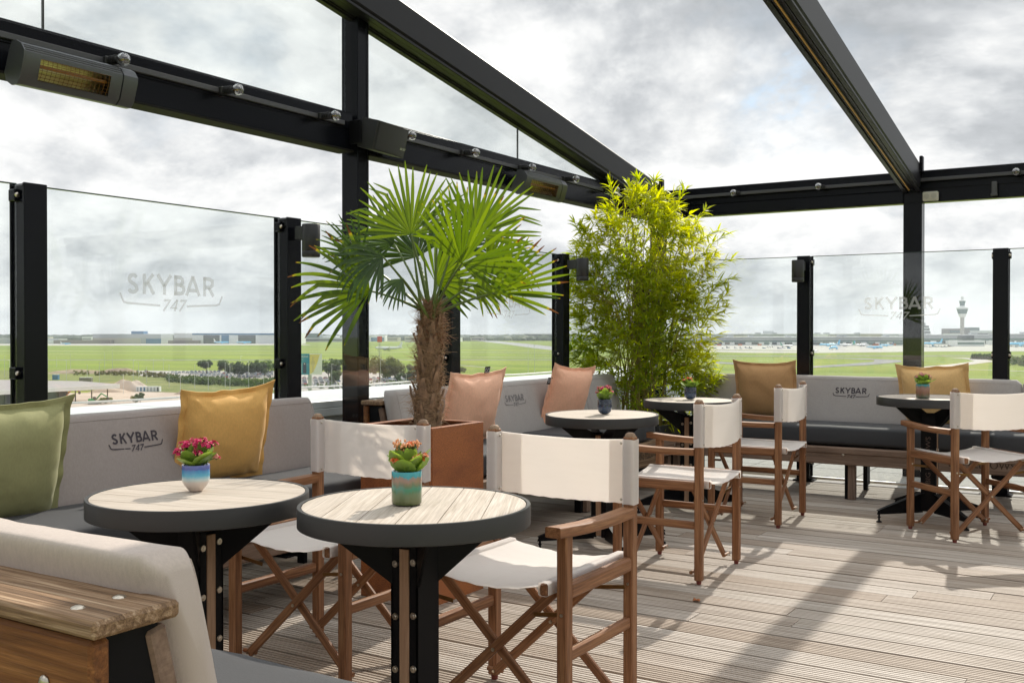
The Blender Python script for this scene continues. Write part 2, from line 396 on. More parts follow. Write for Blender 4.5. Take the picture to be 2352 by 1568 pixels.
# ------------------------------------------------------------------ logo writing (strokes)
def arc(cx, cy_, r, a0, a1, n=8, sx=1.0): return [(cx + sx * r * math.cos(R(a0 + (a1 - a0) * i / n)), cy_ + r * math.sin(R(a0 + (a1 - a0) * i / n))) for i in range(n + 1)]
def strokes_to_quads(pl, wd):
    """polyline -> list of quads with mitred joints"""
    n = len(pl); L = []; Rr = []
    for i in range(n):
        p = Vector(pl[i]); a = Vector(pl[max(i - 1, 0)]); b = Vector(pl[min(i + 1, n - 1)])
        d1 = (p - a).normalized() if i else (b - p).normalized(); d2 = (b - p).normalized() if i < n - 1 else d1
        n1 = Vector((-d1.y, d1.x)); n2 = Vector((-d2.y, d2.x)); m_ = n1 + n2
        if m_.length < .2: m_ = n1
        m_.normalize(); k = min(2.0, 1 / max(.3, m_.dot(n1))) * wd / 2
        L.append(p + m_ * k); Rr.append(p - m_ * k)
    return [(L[i], Rr[i], Rr[i + 1], L[i + 1]) for i in range(n - 1)]
def sub(pl, n):
    o = []
    for i in range(len(pl) - 1):
        for k in range(n): f_ = k / n; o.append((pl[i][0] * (1 - f_) + pl[i + 1][0] * f_, pl[i][1] * (1 - f_) + pl[i + 1][1] * f_))
    return o + [pl[-1]]
def logo_quads():
    Q = []; H = .157; sw = .030
    def put(x0, wd, strokes):
        for st in strokes: Q.extend(strokes_to_quads([(x0 + p[0] * wd, p[1] * H) for p in st], sw))
    h = .10
    S = [arc(.5, .735, .175, 35, 180, 7, 2.1)[:] + arc(.5, .72, .17, 180, 225, 2, 2.1)[1:] + [(.5, .5)] + arc(.5, .275, .18, 55, -145, 9, 2.1)]
    S = [[(.84, .80), (.70, .89), (.50, .91), (.28, .87), (.14, .74), (.20, .61), (.40, .53), (.62, .46), (.82, .36), (.86, .22), (.72, .12), (.48, .08), (.24, .12), (.10, .22)]]
    put(-.43, .095, S)
    put(-.295, .11, [[(.14, 0), (.14, 1)], [(.18, .42), (.90, 1)], [(.42, .60), (.95, 0)]])
    put(-.155, .13, [[(.0, 1), (.5, .44)], [(1, 1), (.5, .44)], [(.5, .5), (.5, 0)]])
    put(.005, .105, [[(.14, 0), (.14, 1)], [(.0, .91), (.55, .91), (.78, .82), (.80, .64), (.60, .53), (.15, .53)], [(.55, .53), (.85, .44), (.92, .27), (.80, .12), (.55, .085), (.0, .085)]])
    put(.125, .135, [[(.02, 0), (.5, 1.0)], [(.98, 0), (.5, 1.0)], [(.22, .27), (.78, .27)]])
    put(.30, .115, [[(.12, 0), (.12, 1)], [(.0, .91), (.55, .91), (.82, .82), (.84, .60), (.60, .46), (.15, .46)], [(.50, .46), (.92, 0)]])
    for s_ in (-1, 1):
        Q.extend(strokes_to_quads([(s_ * .50, .005), (s_ * .47, -.062), (s_ * .435, -.072), (s_ * .13, -.086)], .017))
    y0, y1 = -.128, -.036
    def it(x, yy): return (x + (yy - y0) * .30, yy)
    for x0 in (-.118, .040):
        Q.extend(strokes_to_quads([it(x0 + .005, y1 - .018), it(x0 + .008, y1 - .006), it(x0 + .056, y1 - .006), it(x0 + .018, y0)], .017))
    Q.extend(strokes_to_quads([it(.010, y0), it(.010, y1)], .017))
    Q.extend(strokes_to_quads([it(.008, y1), it(-.036, y0 + .026), it(.026, y0 + .026)], .014))
    return Q
LQ = logo_quads()
def logo_mesh(width, surf, name, mat, parent, center=(0, 0), keep=None):
    mb = MB()
    for qi, q in enumerate(LQ):
        # subdivide every quad a little so that it follows a curved cushion
        a, b, c, d = q; n = max(1, int((a - d).length * width / .012))
        vs = []; fs = []
        for i in range(n + 1):
            f_ = i / n
            for p in (a.lerp(d, f_), b.lerp(c, f_)): vs.append(surf(center[0] + p.x * width, center[1] + p.y * width, qi * 1e-5))
        for i in range(n): fs.append((2 * i, 2 * i + 1, 2 * i + 3, 2 * i + 2))
        mb.add(vs, fs)
    return mb.build(name, mat, parent, recalc=False, smooth=False)

# ------------------------------------------------------------------ glass balustrades
LOGOG = plain('frosted_film', (.62, .62, .60), .6)
def logofilm():
    m, t = newmat('translucent_film')
    a = t.node('ShaderNodeBsdfTransparent', {0: (1, 1, 1, 1)}); b = t.node('ShaderNodeBsdfDiffuse', {0: (.60, .60, .59, 1)})
    tr = t.node('ShaderNodeBsdfTranslucent', {0: (.62, .62, .60, 1)})
    x = t.node('ShaderNodeMixShader', {0: .45, 1: b, 2: tr}); out(t, t.node('ShaderNodeMixShader', {0: .46, 1: a, 2: x})); return m
FILM = logofilm(); EDGE = plain('dark_glass_edge', (.03, .05, .045), .2)
def bal_post(par, x, y, rot):
    """steel channel post, local +y faces the terrace"""
    M = trs((x, y, 0), 'Z', rot); mb = MB()
    mb.box((0, -.040, .90), (.105, .012, 1.82), M, .002); mb.box((0, .050, .90), (.105, .014, 1.82), M, .003)
    mb.box((.018, .005, .90), (.05, .09, 1.82), M, .010); mb.cyl((-.022, .015, .0), (-.022, .015, 1.80), .019, n=14, M=M)
    mb.box((0, 0, .006), (.16, .14, .012), M, .002)
    p = mb.build('post', POWDER, par)
    for z in (.15, 1.03, 1.76):
        for sx in (-1, 1):
            c = MB(); c.box((sx * .050, -.012, z), (.03, .045, .05), M, .004); cl = c.build('clamp', POWDER, p)
            c = MB(); c.lathe([(0, 0), (.011, 0), (.011, .006), (.006, .010), (0, .010)], (0, 0, 0), 8, M @ Matrix.Translation((sx * .055, .012, z)) @ rotm('X', -90)); c.build('bolt', BOLT, p)
    return p
bw = thing('glass_balustrade', 'left clear glass balustrade with black steel posts overlooking the grass and hangars', 'balustrade', (-3.96, 4.05, 0))
be = thing('glass_balustrade', 'far clear glass balustrade with black posts behind the long bench and control tower view', 'balustrade', (-1.67, 8.3, 0))
def rel(o, par): o.location -= par.location; return o
yl = [-.45, 1.05, 2.55, 4.05, 5.55, 7.05]
for yy in yl: bal_post(bw, 3.96 - 3.96, yy - 4.05, -90)
yy_ = yl + [8.28]
for i in range(len(yy_) - 1):
    mb = MB(); y0, y1 = yy_[i] + .045, yy_[i + 1] - .045; mb.box((-.012, (y0 + y1) / 2 - 4.05, .92), (.012, y1 - y0, 1.77), None, .002)
    g_ = mb.build('glass_panel', GLASS, bw)
    mb = MB(); mb.box((-.012, (y0 + y1) / 2 - 4.05, 1.808), (.0125, y1 - y0, .005), None, 0); mb.build('glass_edge', EDGE, g_)
    if i in (2, 4) or i == 0:
        cyv = (y0 + y1) / 2 - 4.05
        logo_mesh(.60, lambda a, b, e, cyv=cyv: Vector((-.0045 + e, cyv + a, b)), 'logo_print', FILM, g_, (0, 1.375))
xr = [-3.83, -2.39, -.95, .49, 1.93]
for xx in xr: bal_post(be, xx + 1.67, 0, 180)
for i in range(len(xr) - 1):
    mb = MB(); x0, x1 = xr[i] + .045, xr[i + 1] - .045; mb.box(((x0 + x1) / 2 + 1.67, .012, .92), (x1 - x0, .012, 1.77), None, .002)
    g_ = mb.build('glass_panel', GLASS, be)
    mb = MB(); mb.box(((x0 + x1) / 2 + 1.67, .012, 1.808), (x1 - x0, .0125, .005), None, 0); mb.build('glass_edge', EDGE, g_)
    if i in (1, 3):
        cxv = (x0 + x1) / 2 + 1.67
        logo_mesh(.60, lambda a, b, e, cxv=cxv: Vector((cxv + a, .0045 - e, b)), 'logo_print', FILM, g_, (0, 1.375))
# bottom rails
mb = MB(); mb.box((-.012, 0, .026), (.03, 8.4, .02)); mb.build('bottom_rail', SCREW, bw)
mb = MB(); mb.box((.7, .012, .026), (6, .03, .02)); mb.build('bottom_rail', SCREW, be)
# wall lamps on the posts
lampm = plain('black_lamp_body', (.018, .018, .020), .45, .0, .2, 600)
def wall_lamp(label, x, y, ox, oy):
    t_ = thing('wall_lamp', label, 'wall lamp', (x, y, 1.68), 0, 'cylinder lamps on the balustrade posts')
    mb = MB(); mb.bar((0, 0, .045), (ox * .72, oy * .72, .045), .05, .07); mb.build('bracket', lampm, t_)
    mb = MB(); mb.lathe([(0, -.085), (.044, -.085), (.048, -.080), (.048, -.055), (.0465, -.053), (.048, -.051), (.048, .085), (.045, .089), (0, .089)], (ox, oy, 0), 28); mb.build('shade', lampm, t_, ang=50)
    return t_
wall_lamp('black cylinder lamp on the left balustrade post beside the palm fronds', -3.88, 4.05, .095, .0)
wall_lamp('black cylinder lamp on the balustrade post between the palm and the bamboo', -3.88, 7.05, .13, -.02)
wall_lamp('black cylinder lamp on the far balustrade post right of the bamboo', -2.39, 8.22, -.01, -.095)

# ------------------------------------------------------------------ pergola
pg = thing('pergola', 'black steel pergola frame with glazed gables above the roof terrace', 'pergola', (-4.15, 9.2, 0))
PX, PY = -4.15, 9.2
def pm(name, fn, mat=POWDER, par=pg, **k):
    mb = MB(); fn(mb); mb2 = Matrix.Translation((-PX, -PY, 0)); o = mb.build(name, mat, par, M=mb2, **k); return o
def rail_z(y_, top=0): return 2.42 + .22 * top + .168 * (8.94 - y_)
def postfn(mb, x, y, s=.13, z1=2.6):
    mb.box((x, y, z1 / 2 - .05), (s, s * .62, z1 + .1), None, .004); mb.box((x - s * .2, y + s * .42, z1 / 2 - .05), (s * .5, s * .22, z1 + .098), None, .004)
    mb.box((x + s * .30, y + s * .42, z1 / 2 - .05), (s * .4, s * .20, z1 + .096), None, .004)
pm('post', lambda mb: postfn(mb, -4.19, 4.865, .13, rail_z(4.80) + .03))
pm('post', lambda mb: postfn(mb, -4.19, -.30, .13, 3.9))
pm('post', lambda mb: postfn(mb, -1.74, 9.24, .15, 2.50))
pm('post', lambda mb: postfn(mb, -4.10, 9.24, .13, 2.50))
pm('post', lambda mb: postfn(mb, .70, 9.24, .15, 2.50))
def beamx(mb):   # left beam: stepped profile
    for (y0, y1) in ((-.9, 4.79), (4.94, 9.14)):
        c = (y0 + y1) / 2; L = y1 - y0
        mb.box((-4.19, c, 2.416), (.10, L, .226), None, .004); mb.box((-4.150, c, 2.492), (.03, L, .055), None, .003)
        mb.box((-4.140, c, 2.440), (.012, L, .03), None, .002)
pm('beam', beamx)
pm('beam_flange', lambda mb: [mb.box((-4.185, (a_ + b_) / 2, 2.296), (.12, b_ - a_, .012), None, .002) for a_, b_ in ((-.9, 4.79), (4.94, 9.14))], UNDER)
def beamy(mb):
    mb.box((.6, 9.24, 2.405), (9.6, .10, .232), None, .004); mb.box((.6, 9.178, 2.51), (9.6, .06, .085), None, .004)
    mb.box((.6, 9.185, 2.425), (9.6, .012, .05), None, .003); mb.box((-2.94, 9.176, 2.345), (2.26, .02, .10), None, .004)
pm('beam', beamy)
def rafter(mb, x, wd=.15, y1=9.16, y0=-1.2):
    z0, z1 = rail_z(y0), rail_z(y1)
    n = Vector((0, -1, .168)).normalized(); up = Vector((0, .168, 1)).normalized()
    a = Vector((x, y0, z0 + .12)); b = Vector((x, y1, z1 + .12))
    mb.bar(a, b, wd, .22, (0, 0, 1), .02)
    for s_ in (-1, 1): mb.bar(a + Vector((s_ * (wd * .36), 0, -.118)), b + Vector((s_ * wd * .36, 0, -.118)), wd * .22, .02, (0, 0, 1), .003)
    for s_ in (-.35, .35): mb.bar(a + Vector((s_ * wd * .5, 0, -.113)), b + Vector((s_ * wd * .5, 0, -.113)), .006, .014, (0, 0, 1), .001)
RAFT = plain('rafter_coat', (.008, .008, .010), .42, .0, .05, 160, spec=.25)
pm('rafter', lambda mb: rafter(mb, -4.115, .19), RAFT)
pm('rafter', lambda mb: rafter(mb, -1.74, .15), RAFT)
pm('rafter', lambda mb: rafter(mb, .72, .15), RAFT)
pm('led_strip', lambda mb: mb.bar((-1.75, -1.2, rail_z(-1.2) - .004), (-1.75, 9.1, rail_z(9.1) - .004), .012, .006), plain('amber_strip', (.45, .25, .06), .5))
pm('bracket', lambda mb: mb.box((-1.655, 9.12, 2.60), (.03, .06, .14), None, .01))
pm('bracket', lambda mb: mb.box((-4.00, 9.10, 2.60), (.04, .06, .12), None, .012))
# upper glass
def pane(y0, y1, z0=2.535):
    def fn(mb):
        o = [(y0, z0), (y1, z0), (y1, rail_z(y1) + .02), (y0, rail_z(y0) + .02)]
        vs = [(-4.205, p[0], p[1]) for p in o] + [(-4.193, p[0], p[1]) for p in o]
        mb.add(vs, [(0, 1, 2, 3), (7, 6, 5, 4), (0, 4, 5, 1), (1, 5, 6, 2), (2, 6, 7, 3), (3, 7, 4, 0)])
    return fn
for a_, b_ in ((-.2, 2.775), (2.785, 4.79), (4.94, 6.795), (6.805, 9.0)): pm('glass_pane', pane(a_, b_), GLASSU)
for yj in (2.78, 6.80): pm('joint', lambda mb, yj=yj: mb.box((-4.199, yj, (2.535 + rail_z(yj)) / 2), (.013, .006, rail_z(yj) - 2.535 + .02), None, 0), plain('dark_silicone', (.03, .03, .03), .6))

# light rails with bulbs
BULB, t = newmat('clear_bulb_glass')
fc = t.node('ShaderNodeLayerWeight', {0: .5}).outputs['Facing']
out(t, t.node('ShaderNodeMixShader', {0: t.math('ADD', .12, t.math('MULTIPLY', t.math('POWER', fc, 1.6), .8), True), 1: t.node('ShaderNodeBsdfTransparent', {0: (.9, .9, .88, 1)}), 2: t.node('ShaderNodeBsdfGlossy', {0: (.85, .85, .85, 1), 1: .05})}))
COND = plain('grey_conduit', (.055, .055, .06), .45)
SOCK = plain('black_rubber', (.012, .012, .012), .6, bump=.3, bscale=300)
def light_rail(label, p0, p1, inward, bulbs, z=2.452):
    p0 = Vector(p0); p1 = Vector(p1); t_ = thing('light_rail', label, 'string lights', tuple((p0 + p1) / 2), 0, 'bulb rails on the pergola beams'); c = (p0 + p1) / 2
    mb = MB(); mb.bar(p0 - c, p1 - c, .018, .028, bev=.003); mb.build('conduit', COND, t_)
    iv = Vector(inward)
    for f_ in bulbs:
        b = p0.lerp(p1, f_) - c; mb = MB()
        mb.cyl(b + iv * .0, b + iv * .095 + Vector((0, 0, -.005)), .016, .020, 12); mb.box(b + iv * .005, (.05, .05, .04), None, .006)
        for k in range(4): mb.cyl(b + iv * (.03 + .014 * k), b + iv * (.034 + .014 * k), .0225, n=12)
        s_ = mb.build('socket', SOCK, t_); e = b + iv * .12 + Vector((0, 0, -.008)); mb = MB()
        q = iv.to_track_quat('Z', 'Y').to_matrix().to_4x4()
        mb.lathe([(0, .034), (.014, .031), (.026, .020), (.0305, .004), (.028, -.010), (.018, -.024), (.013, -.034), (0, -.036)], (0, 0, 0), 16, Matrix.Translation(e) @ q); bo = mb.build('bulb', BULB, s_)
        mb = MB(); mb.cyl(e - iv * .03, e + iv * .002, .005, .003, 8); mb.cyl(e + Vector((0, 0, .006)), e - Vector((0, 0, .006)), .003, n=6); mb.build('filament', BRASS, s_)
    return t_
def fy(px, x):   # y of a point seen at px on the plane x
    r = (px - CX) / F; D = -x / (math.sin(YAW) - math.cos(YAW) * r); return D * (math.cos(YAW) + math.sin(YAW) * r)
def fx(px, y):
    r = (px - CX) / F; D = y / (math.cos(YAW) + math.sin(YAW) * r); return D * (-math.sin(YAW) + math.cos(YAW) * r)
xb = -4.125; bx = xb + .12
yb = [fy(p, bx) for p in (-190, 285, 547, 771)]
light_rail('row of clear bulbs on the pergola beam between the near heater and the big post', (xb, .2, 2.452), (xb, 4.70, 2.452), (1, 0, 0), [(v - .2) / 4.5 for v in yb])
yb = [fy(p, bx) for p in (945, 1092, 1222, 1322, 1415)]
light_rail('row of clear bulbs on the pergola beam between the speaker and the corner', (xb, 4.9, 2.452), (xb, 9.0, 2.452), (1, 0, 0), [(v - 4.9) / 4.1 for v in yb])
xbb = [fx(p, 9.03) for p in (1684, 1879, 2093, 2332, 2600)]
light_rail('row of clear bulbs on the far pergola beam above the tan pillows', (-3.9, 9.150, 2.475), (1.2, 9.150, 2.475), (0, -1, 0), [(v + 3.9) / 5.1 for v in xbb])

# heaters
HG = plain('heater_anodised', (.10, .105, .115), .42, .6, .1, 300)
HR = plain('heater_reflector', (.95, .80, .55), .32, 1.0, .3, 18, var=.25, vscale=5)
HL, t = newmat('heater_tube'); out(t, t.node('ShaderNodeBsdfPrincipled', {'Base Color': (.50, .22, .05, 1), 'Roughness': .15, 'Transmission Weight': .3}))
def heater(label, y0, y1):
    L = y1 - y0; t_ = thing('patio_heater', label, 'patio heater', (-4.045, (y0 + y1) / 2, 2.325), 0, 'infrared heaters on the pergola beam')
    M = rotm('Y', 22) @ Matrix.Diagonal((.9, 1, .9, 1))
    # profile in (x,z): D shape, open window facing +x
    prof = [(-.055, .045), (-.05, .085), (-.02, .098), (.02, .095), (.055, .072), (.062, .05), (.07, -.05), (.055, -.085), (.02, -.098), (-.03, -.09), (-.055, -.06)]
    def ext(ya, yb_, sc_=1.0, pr=prof):
        mb = MB(); n = len(pr); vs = [(p[0] * sc_, yy2, p[1] * sc_) for yy2 in (ya, yb_) for p in pr]
        mb.add(vs, [(i, (i + 1) % n, n + (i + 1) % n, n + i) for i in range(n)] + [tuple(range(n))[::-1], tuple(range(n, 2 * n))], None, M); return mb
    e = ext(-L / 2, -L / 2 + .008, 1.04); e.build('end_cap', HG, t_)
    e = ext(L / 2 - .075, L / 2, 1.0); e.build('end_cap', HG, t_)
    mb = MB(); n = len(prof); ya, yb_ = -L / 2 + .010, L / 2 - .082
    fs = []; vs = [(p[0], yy2, p[1]) for yy2 in (ya, ya + .07, yb_ - .06, yb_) for p in prof]
    for s_ in range(3):
        for i in range(n):
            if s_ == 1 and i in (5,): continue
            fs.append((s_ * n + i, s_ * n + (i + 1) % n, (s_ + 1) * n + (i + 1) % n, (s_ + 1) * n + i))
    fs += [tuple(range(n))[::-1], tuple(range(3 * n, 4 * n))]
    mb.add(vs, fs, None, M)
    for k, zz_ in enumerate((.091, .084, .076)): mb.box((.022 + .013 * k, (ya + yb_) / 2, zz_ + .002), (.004, yb_ - ya, .006), M, .001)
    b = mb.build('housing', HG, t_, recalc=False)
    mb = MB(); ra, rb = ya + .07, yb_ - .06
    mb.grid(lambda u, v: M @ Vector((.062 - .085 * math.sin(math.pi * (.06 + .88 * u)), ra + (rb - ra) * v, .049 - .098 * u)), 12, 8); mb.build('reflector', HR, t_, recalc=False)
    mb = MB(); mb.cyl(M @ Vector((.03, ra, .012)), M @ Vector((.03, rb, .012)), .008, n=10); mb.build('heating_tube', HL, t_)
    mb = MB()
    for k in range(16): yy2 = ra + (rb - ra) * (k + .5) / 16; mb.tube([M @ Vector((.064 + .008 * math.sin(math.pi * f_), yy2, .05 - .10 * f_)) for f_ in (0, .25, .5, .75, 1)], .0011, 4)
    for k in range(7): zf = k / 6; mb.tube([M @ Vector((.064 + .008 * math.sin(math.pi * zf), ra, .05 - .10 * zf)), M @ Vector((.064 + .008 * math.sin(math.pi * zf), rb, .05 - .10 * zf))], .0011, 4)
    mb.build('grille', BRASS, t_)
    for s_ in (-1, 1):
        mb = MB(); mb.box((-.075, s_ * L * .36, .0), (.06, .04, .10), None, .004); mb.build('bracket', STEEL, t_)
    return t_
heater('grey infrared heater with amber tube at the upper left end of the beam', 2.545, 3.11)
heater('grey infrared heater on the beam between the palm and the bamboo', 6.57, 7.20)
# loudspeaker
sp = thing('loudspeaker', 'black wedge loudspeaker mounted on the beam beside the big pergola post', 'speaker', (-4.01, 4.945, 2.385)); sp.scale = (.88, .88, .88)
mb = MB(); M = rotm('Z', 8) @ rotm('Y', 14)
mb.prism([(-.08, -.20), (.05, -.21), (.075, -.10), (.085, 0), (.075, .10), (.05, .21), (-.08, .20), (-.10, .10), (-.10, -.10)], .20, M)
mb.build('cabinet', plain('speaker_cabinet', (.010, .010, .011), .6, bump=.3, bscale=500), sp)
mb = MB(); mb.grid(lambda u, v: M @ Vector((.0885 - .030 * (2 * u - 1) ** 2, -.19 + .38 * u, -.09 + .18 * v)), 12, 3); mb.build('front_grille', plain('speaker_grille', (.016, .016, .017), .5, bump=.8, bscale=900), sp, recalc=False)
cu = bpy.data.curves.new('brand_text', 'FONT'); cu.body = 'BOSE'; cu.size = .022; cu.extrude = .0006; cu.shear = .35
tx = bpy.data.objects.new('brand_text', cu); col.objects.link(tx)
me = bpy.data.meshes.new_from_object(tx); bpy.data.objects.remove(tx); me.materials.append(SCREW)
tx = bpy.data.objects.new('badge', me); col.objects.link(tx); tx.parent = sp; tx.matrix_local = M @ Matrix.Translation((.083, .085, -.05)) @ rotm('Z', 90 - 16) @ rotm('X', 90)
mb = MB(); mb.box((-.11, -.08, .0), (.06, .05, .08)); mb.build('bracket', STEEL, sp); mb = MB(); mb.box((-.08, -.22, .02), (.10, .012, .16)); mb.build('bracket', STEEL, sp)
# socket box and clips on the right beam
jb = thing('junction_box', 'small pale double socket box clipped under the far beam beside the post', 'socket', (-1.585, 9.13, 2.33))
mb = MB(); mb.box((0, 0, 0), (.12, .05, .075), None, .006); mb.build('box', plain('beige_plastic', (.50, .48, .42), .5), jb)
for s_ in (-1, 1): mb = MB(); mb.cyl((s_ * .028, -.026, 0), (s_ * .028, -.030, 0), .022, n=16); mb.build('outlet', plain('outlet_ring', (.40, .385, .34), .5), jb)
cl_ = thing('sunblind_clip', 'grey clip holding the lower beam cover right of the socket box', 'clip', (-1.10, 9.155, 2.36))
mb = MB(); mb.box((0, -.02, 0), (.04, .04, .11), None, .004); mb.box((0, -.045, -.05), (.05, .02, .02), None, .003); mb.build('clip', COND, cl_)
# ------------------------------------------------------------------ benches
INK = plain('embroidery_dark', (.055, .045, .055), .8, bump=.4, bscale=900)
INKG = plain('embroidery_grey', (.20, .19, .19), .8, bump=.4, bscale=900)
def rounded_cushion(name, x0, x1, y0, y1, z0, z1, rad, mat, par, slant=0.0, wr=.004, seedv=0.0, top_round=None):
    """soft block; slant pushes the lower part forward (+y)"""
    nx = max(6, int((x1 - x0) / .035)); ring = []
    ry = (y1 - y0) / 2; rz = (z1 - z0) / 2; N = 44
    for k in range(N):
        a = 2 * math.pi * k / N; c_, s_ = math.cos(a), math.sin(a); e = .28 if min(ry, rz) > .05 else .34
        ring.append((math.copysign(abs(c_) ** e, c_), math.copysign(abs(s_) ** e, s_)))
    mb = MB()
    def fn(u, v):
        xx = x0 + (x1 - x0) * v; k = int(round(u * N)) % N; cy_, cz = ring[k]
        end = min(xx - x0, x1 - xx); sh = 1 - (max(0, 1 - end / rad)) ** 2.2 * .45 if end < rad else 1
        ay, az = ry * (1 - (1 - sh) * 1.0), rz * (1 - (1 - sh) * .35)
        yy = (y0 + y1) / 2 + cy_ * ay; zz_ = (z0 + z1) / 2 + cz * az
        f_ = (z1 - zz_) / (z1 - z0); yy += slant * f_
        nz = mnoise.noise(Vector((xx * 5 + seedv, yy * 6, zz_ * 3))); n2_ = mnoise.noise(Vector((xx * 16 + seedv, zz_ * 3.0, 5.0)))
        yy += (nz * wr * 1.6 + n2_ * wr * 1.5 * (.35 + .65 * max(0, (zz_ - z0) / (z1 - z0)))) * (1 if cy_ > 0 else .4); zz_ += nz * wr * .7
        return Vector((xx, yy, zz_))
    nv = nx; vs = []; fs = []
    mb.grid(fn, N, nv, closed_u=True)
    for jj in (0, nv):
        cen = sum((mb.v[i * (nv + 1) + jj] for i in range(N)), Vector()) / N; ci = len(mb.v)
        cen.x += -.012 if jj == 0 else .012
        mb.v.append(cen); mb.g.append(cen + Vector((3, 3, 3)))
        for i in range(N):
            mb.f.append((i * (nv + 1) + jj, ((i + 1) % N) * (nv + 1) + jj, ci)); mb.mi.append(0)
    return mb.build(name, mat, par, ang=70)
def bench(label, origin, rz, L, backs, seats, backmat, logos=(), panels=(), logo_mat=None, seat_z=(.385, .525), text_at=None, ends=True):
    t_ = thing('lounge_bench', label, 'bench', origin, rz, 'cushioned lounge benches around the terrace')
    # rear plank, top plank and slanted back board
    mb = MB(); mb.box((L / 2, .020, .655), (L, .034, .235), None, .006); mb.build('rear_plank', RAWO, t_)
    mb = MB(); mb.box((L / 2 + .005, .072, .790), (L + .02, .150, .026), None, .007); mb.build('top_plank', RAW, t_)
    mb = MB(); mb.bar((0.01, .146, .665), (L - .01, .146, .665), .036, .20, (0, -.235, 1), .005); mb.bar((.01, .198, .44), (L - .01, .198, .44), .030, .19, (0, -.22, 1), .005); mb.build('back_board', GREYW, t_)
    mb = MB(); mb.box((L / 2, .43, .352), (L, .66, .044), None, .006); mb.build('seat_board', GREYW, t_)
    mb = MB(); mb.box((L / 2, .735, .315), (L + .01, .034, .125), None, .006); fb = mb.build('front_plank', GREYW, t_)
    n = max(2, int(round(L / 1.5)) + 1)
    for i in range(n):
        xx = .022 + (L - .044) * i / (n - 1); s_ = 1 if i == 0 else -1
        mb = MB(); mb.box((xx, .084, .40), (.012, .094, .74), None, .002); mb.box((xx, .40, .31), (.012, .66, .05), None, .002)
        mb.box((xx, .15, .15), (.03, .05, .30), None, .004); mb.box((xx, .66, .15), (.05, .05, .30), None, .004); mb.build('steel_frame', STEEL, t_)
        mb = MB(); mb.box((xx + s_ * .03, .690, .135), (.05, .055, .262), None, .004); mb.build('leg', GREYW, t_)
        mb = MB(); 
        for a_ in (.035, .105): mb.sphere((xx - s_ * -.05 if False else xx + s_ * .05, a_, .803), .0105, 6, sq=(1, 1, .4))
        mb.sphere((xx + s_ * .08, .001, .70), .011, 6, sq=(1, .5, 1)); mb.sphere((xx + .02, .753, .325), .010, 6, sq=(1, .5, 1)); mb.build('bolt', BOLT, t_)
    for i, (a_, b_) in enumerate(backs):
        cu_ = rounded_cushion('back_cushion', a_ + .004, b_ - .004, .120, .225, .500, .862, .03, backmat, t_, .085, .004, i * 7.3 + origin[0])
        mb = MB()
        for side in (1,):
            def hit(x, z, side=side):
                h_, lo, nn, ix = cu_.ray_cast(Vector((x, 1.2 * side, z)), Vector((0, -side, 0))); return lo + Vector((0, .0006 * side, 0)) if h_ else None
            ln = [p for p in (hit(a_ + .035 + (b_ - a_ - .07) * k / 60, .838) for k in range(61)) if p]
            if len(ln) > 5: mb.tube(ln, .0018, 5)
            for xe in (a_ + .035, b_ - .035):
                ln = [p for p in (hit(xe, .515 + .323 * k / 20) for k in range(21)) if p]
                if len(ln) > 5: mb.tube(ln, .0018, 5)
        mb.build('piping', backmat, cu_, recalc=False)
        for lx in logos:
            if a_ < lx < b_:
                def sf(a, b, e, o=cu_, lx=lx):
                    hit, loc, nn, idx = o.ray_cast(Vector((a, 1.2, b)), Vector((0, -1, 0)))
                    return (loc if hit else Vector((a, .26, b))) + Vector((0, .0018 + e, 0))
                logo_mesh(-.27, lambda a, b, e, lx=lx: sf(a, 2 * .735 - b, e), 'logo_embroidery', logo_mat or INK, cu_, (lx, .735))
    for i, (a_, b_) in enumerate(seats):
        rounded_cushion('seat_cushion', a_ + .003, b_ - .003, .245, .725, seat_z[0], seat_z[1], .045, SEATF, t_, 0, .004, i * 3.1 + 20)
    return t_
# origin is the rear end of the bench; local +x along it, +y to the sitter
# left bench: local +x runs towards -Y
B1 = bench('left grey bench in front of the parapet holding the green and mustard pillows', (-3.90, 3.965, 0), R(-90), 2.30,
      [(0, .62), (.62, 2.30)], [(0, 1.15), (1.15, 2.30)], BACKF, logos=(1.13,))
B2 = bench('light grey bench behind the palm holding the two pink pillows', (-3.90, 7.46, 0), R(-90), 2.86,
      [(0, .55), (.55, 2.86)], [(.30, 1.6), (1.6, 2.86)], BACKG, logos=(1.585,), logo_mat=INKG)
B3 = bench('long grey bench along the far balustrade holding the brown and tan pillows', (2.2, 8.20, 0), R(180), 5.42,
      [(0, 2.30), (2.30, 2.98), (2.98, 5.42)], [(0, 1.8), (1.8, 3.15), (3.15, 5.36)], BACKG, logos=(4.14, .9))
B0 = bench('near bench in the lower left corner seen from behind with a rough wooden top plank', (-3.88, .885, 0), 0, 2.64,
      [(0, 1.3), (1.3, 2.615)], [(0, 1.3), (1.3, 2.66)], BACKP, seat_z=(.36, .50))
# stencilled words on the wooden bench ends and planks
def textmesh(body, size, mat, parent, M, name='stencil_text', ext=.0005, shear=0, spacing=1.0, res=3):
    cu = bpy.data.curves.new(name, 'FONT'); cu.body = body; cu.size = size; cu.extrude = ext; cu.align_x = 'CENTER'; cu.align_y = 'CENTER'; cu.shear = shear; cu.space_character = spacing; cu.resolution_u = res
    o = bpy.data.objects.new(name, cu); col.objects.link(o); me = bpy.data.meshes.new_from_object(o); bpy.data.objects.remove(o); bpy.data.curves.remove(cu)
    me.materials.append(mat); o = bpy.data.objects.new(name, me); col.objects.link(o); o.parent = parent; o.matrix_local = M; KID.setdefault(parent.name, []).append(o); return o
BURN = plain('burnt_letters', (.05, .032, .02), .8)
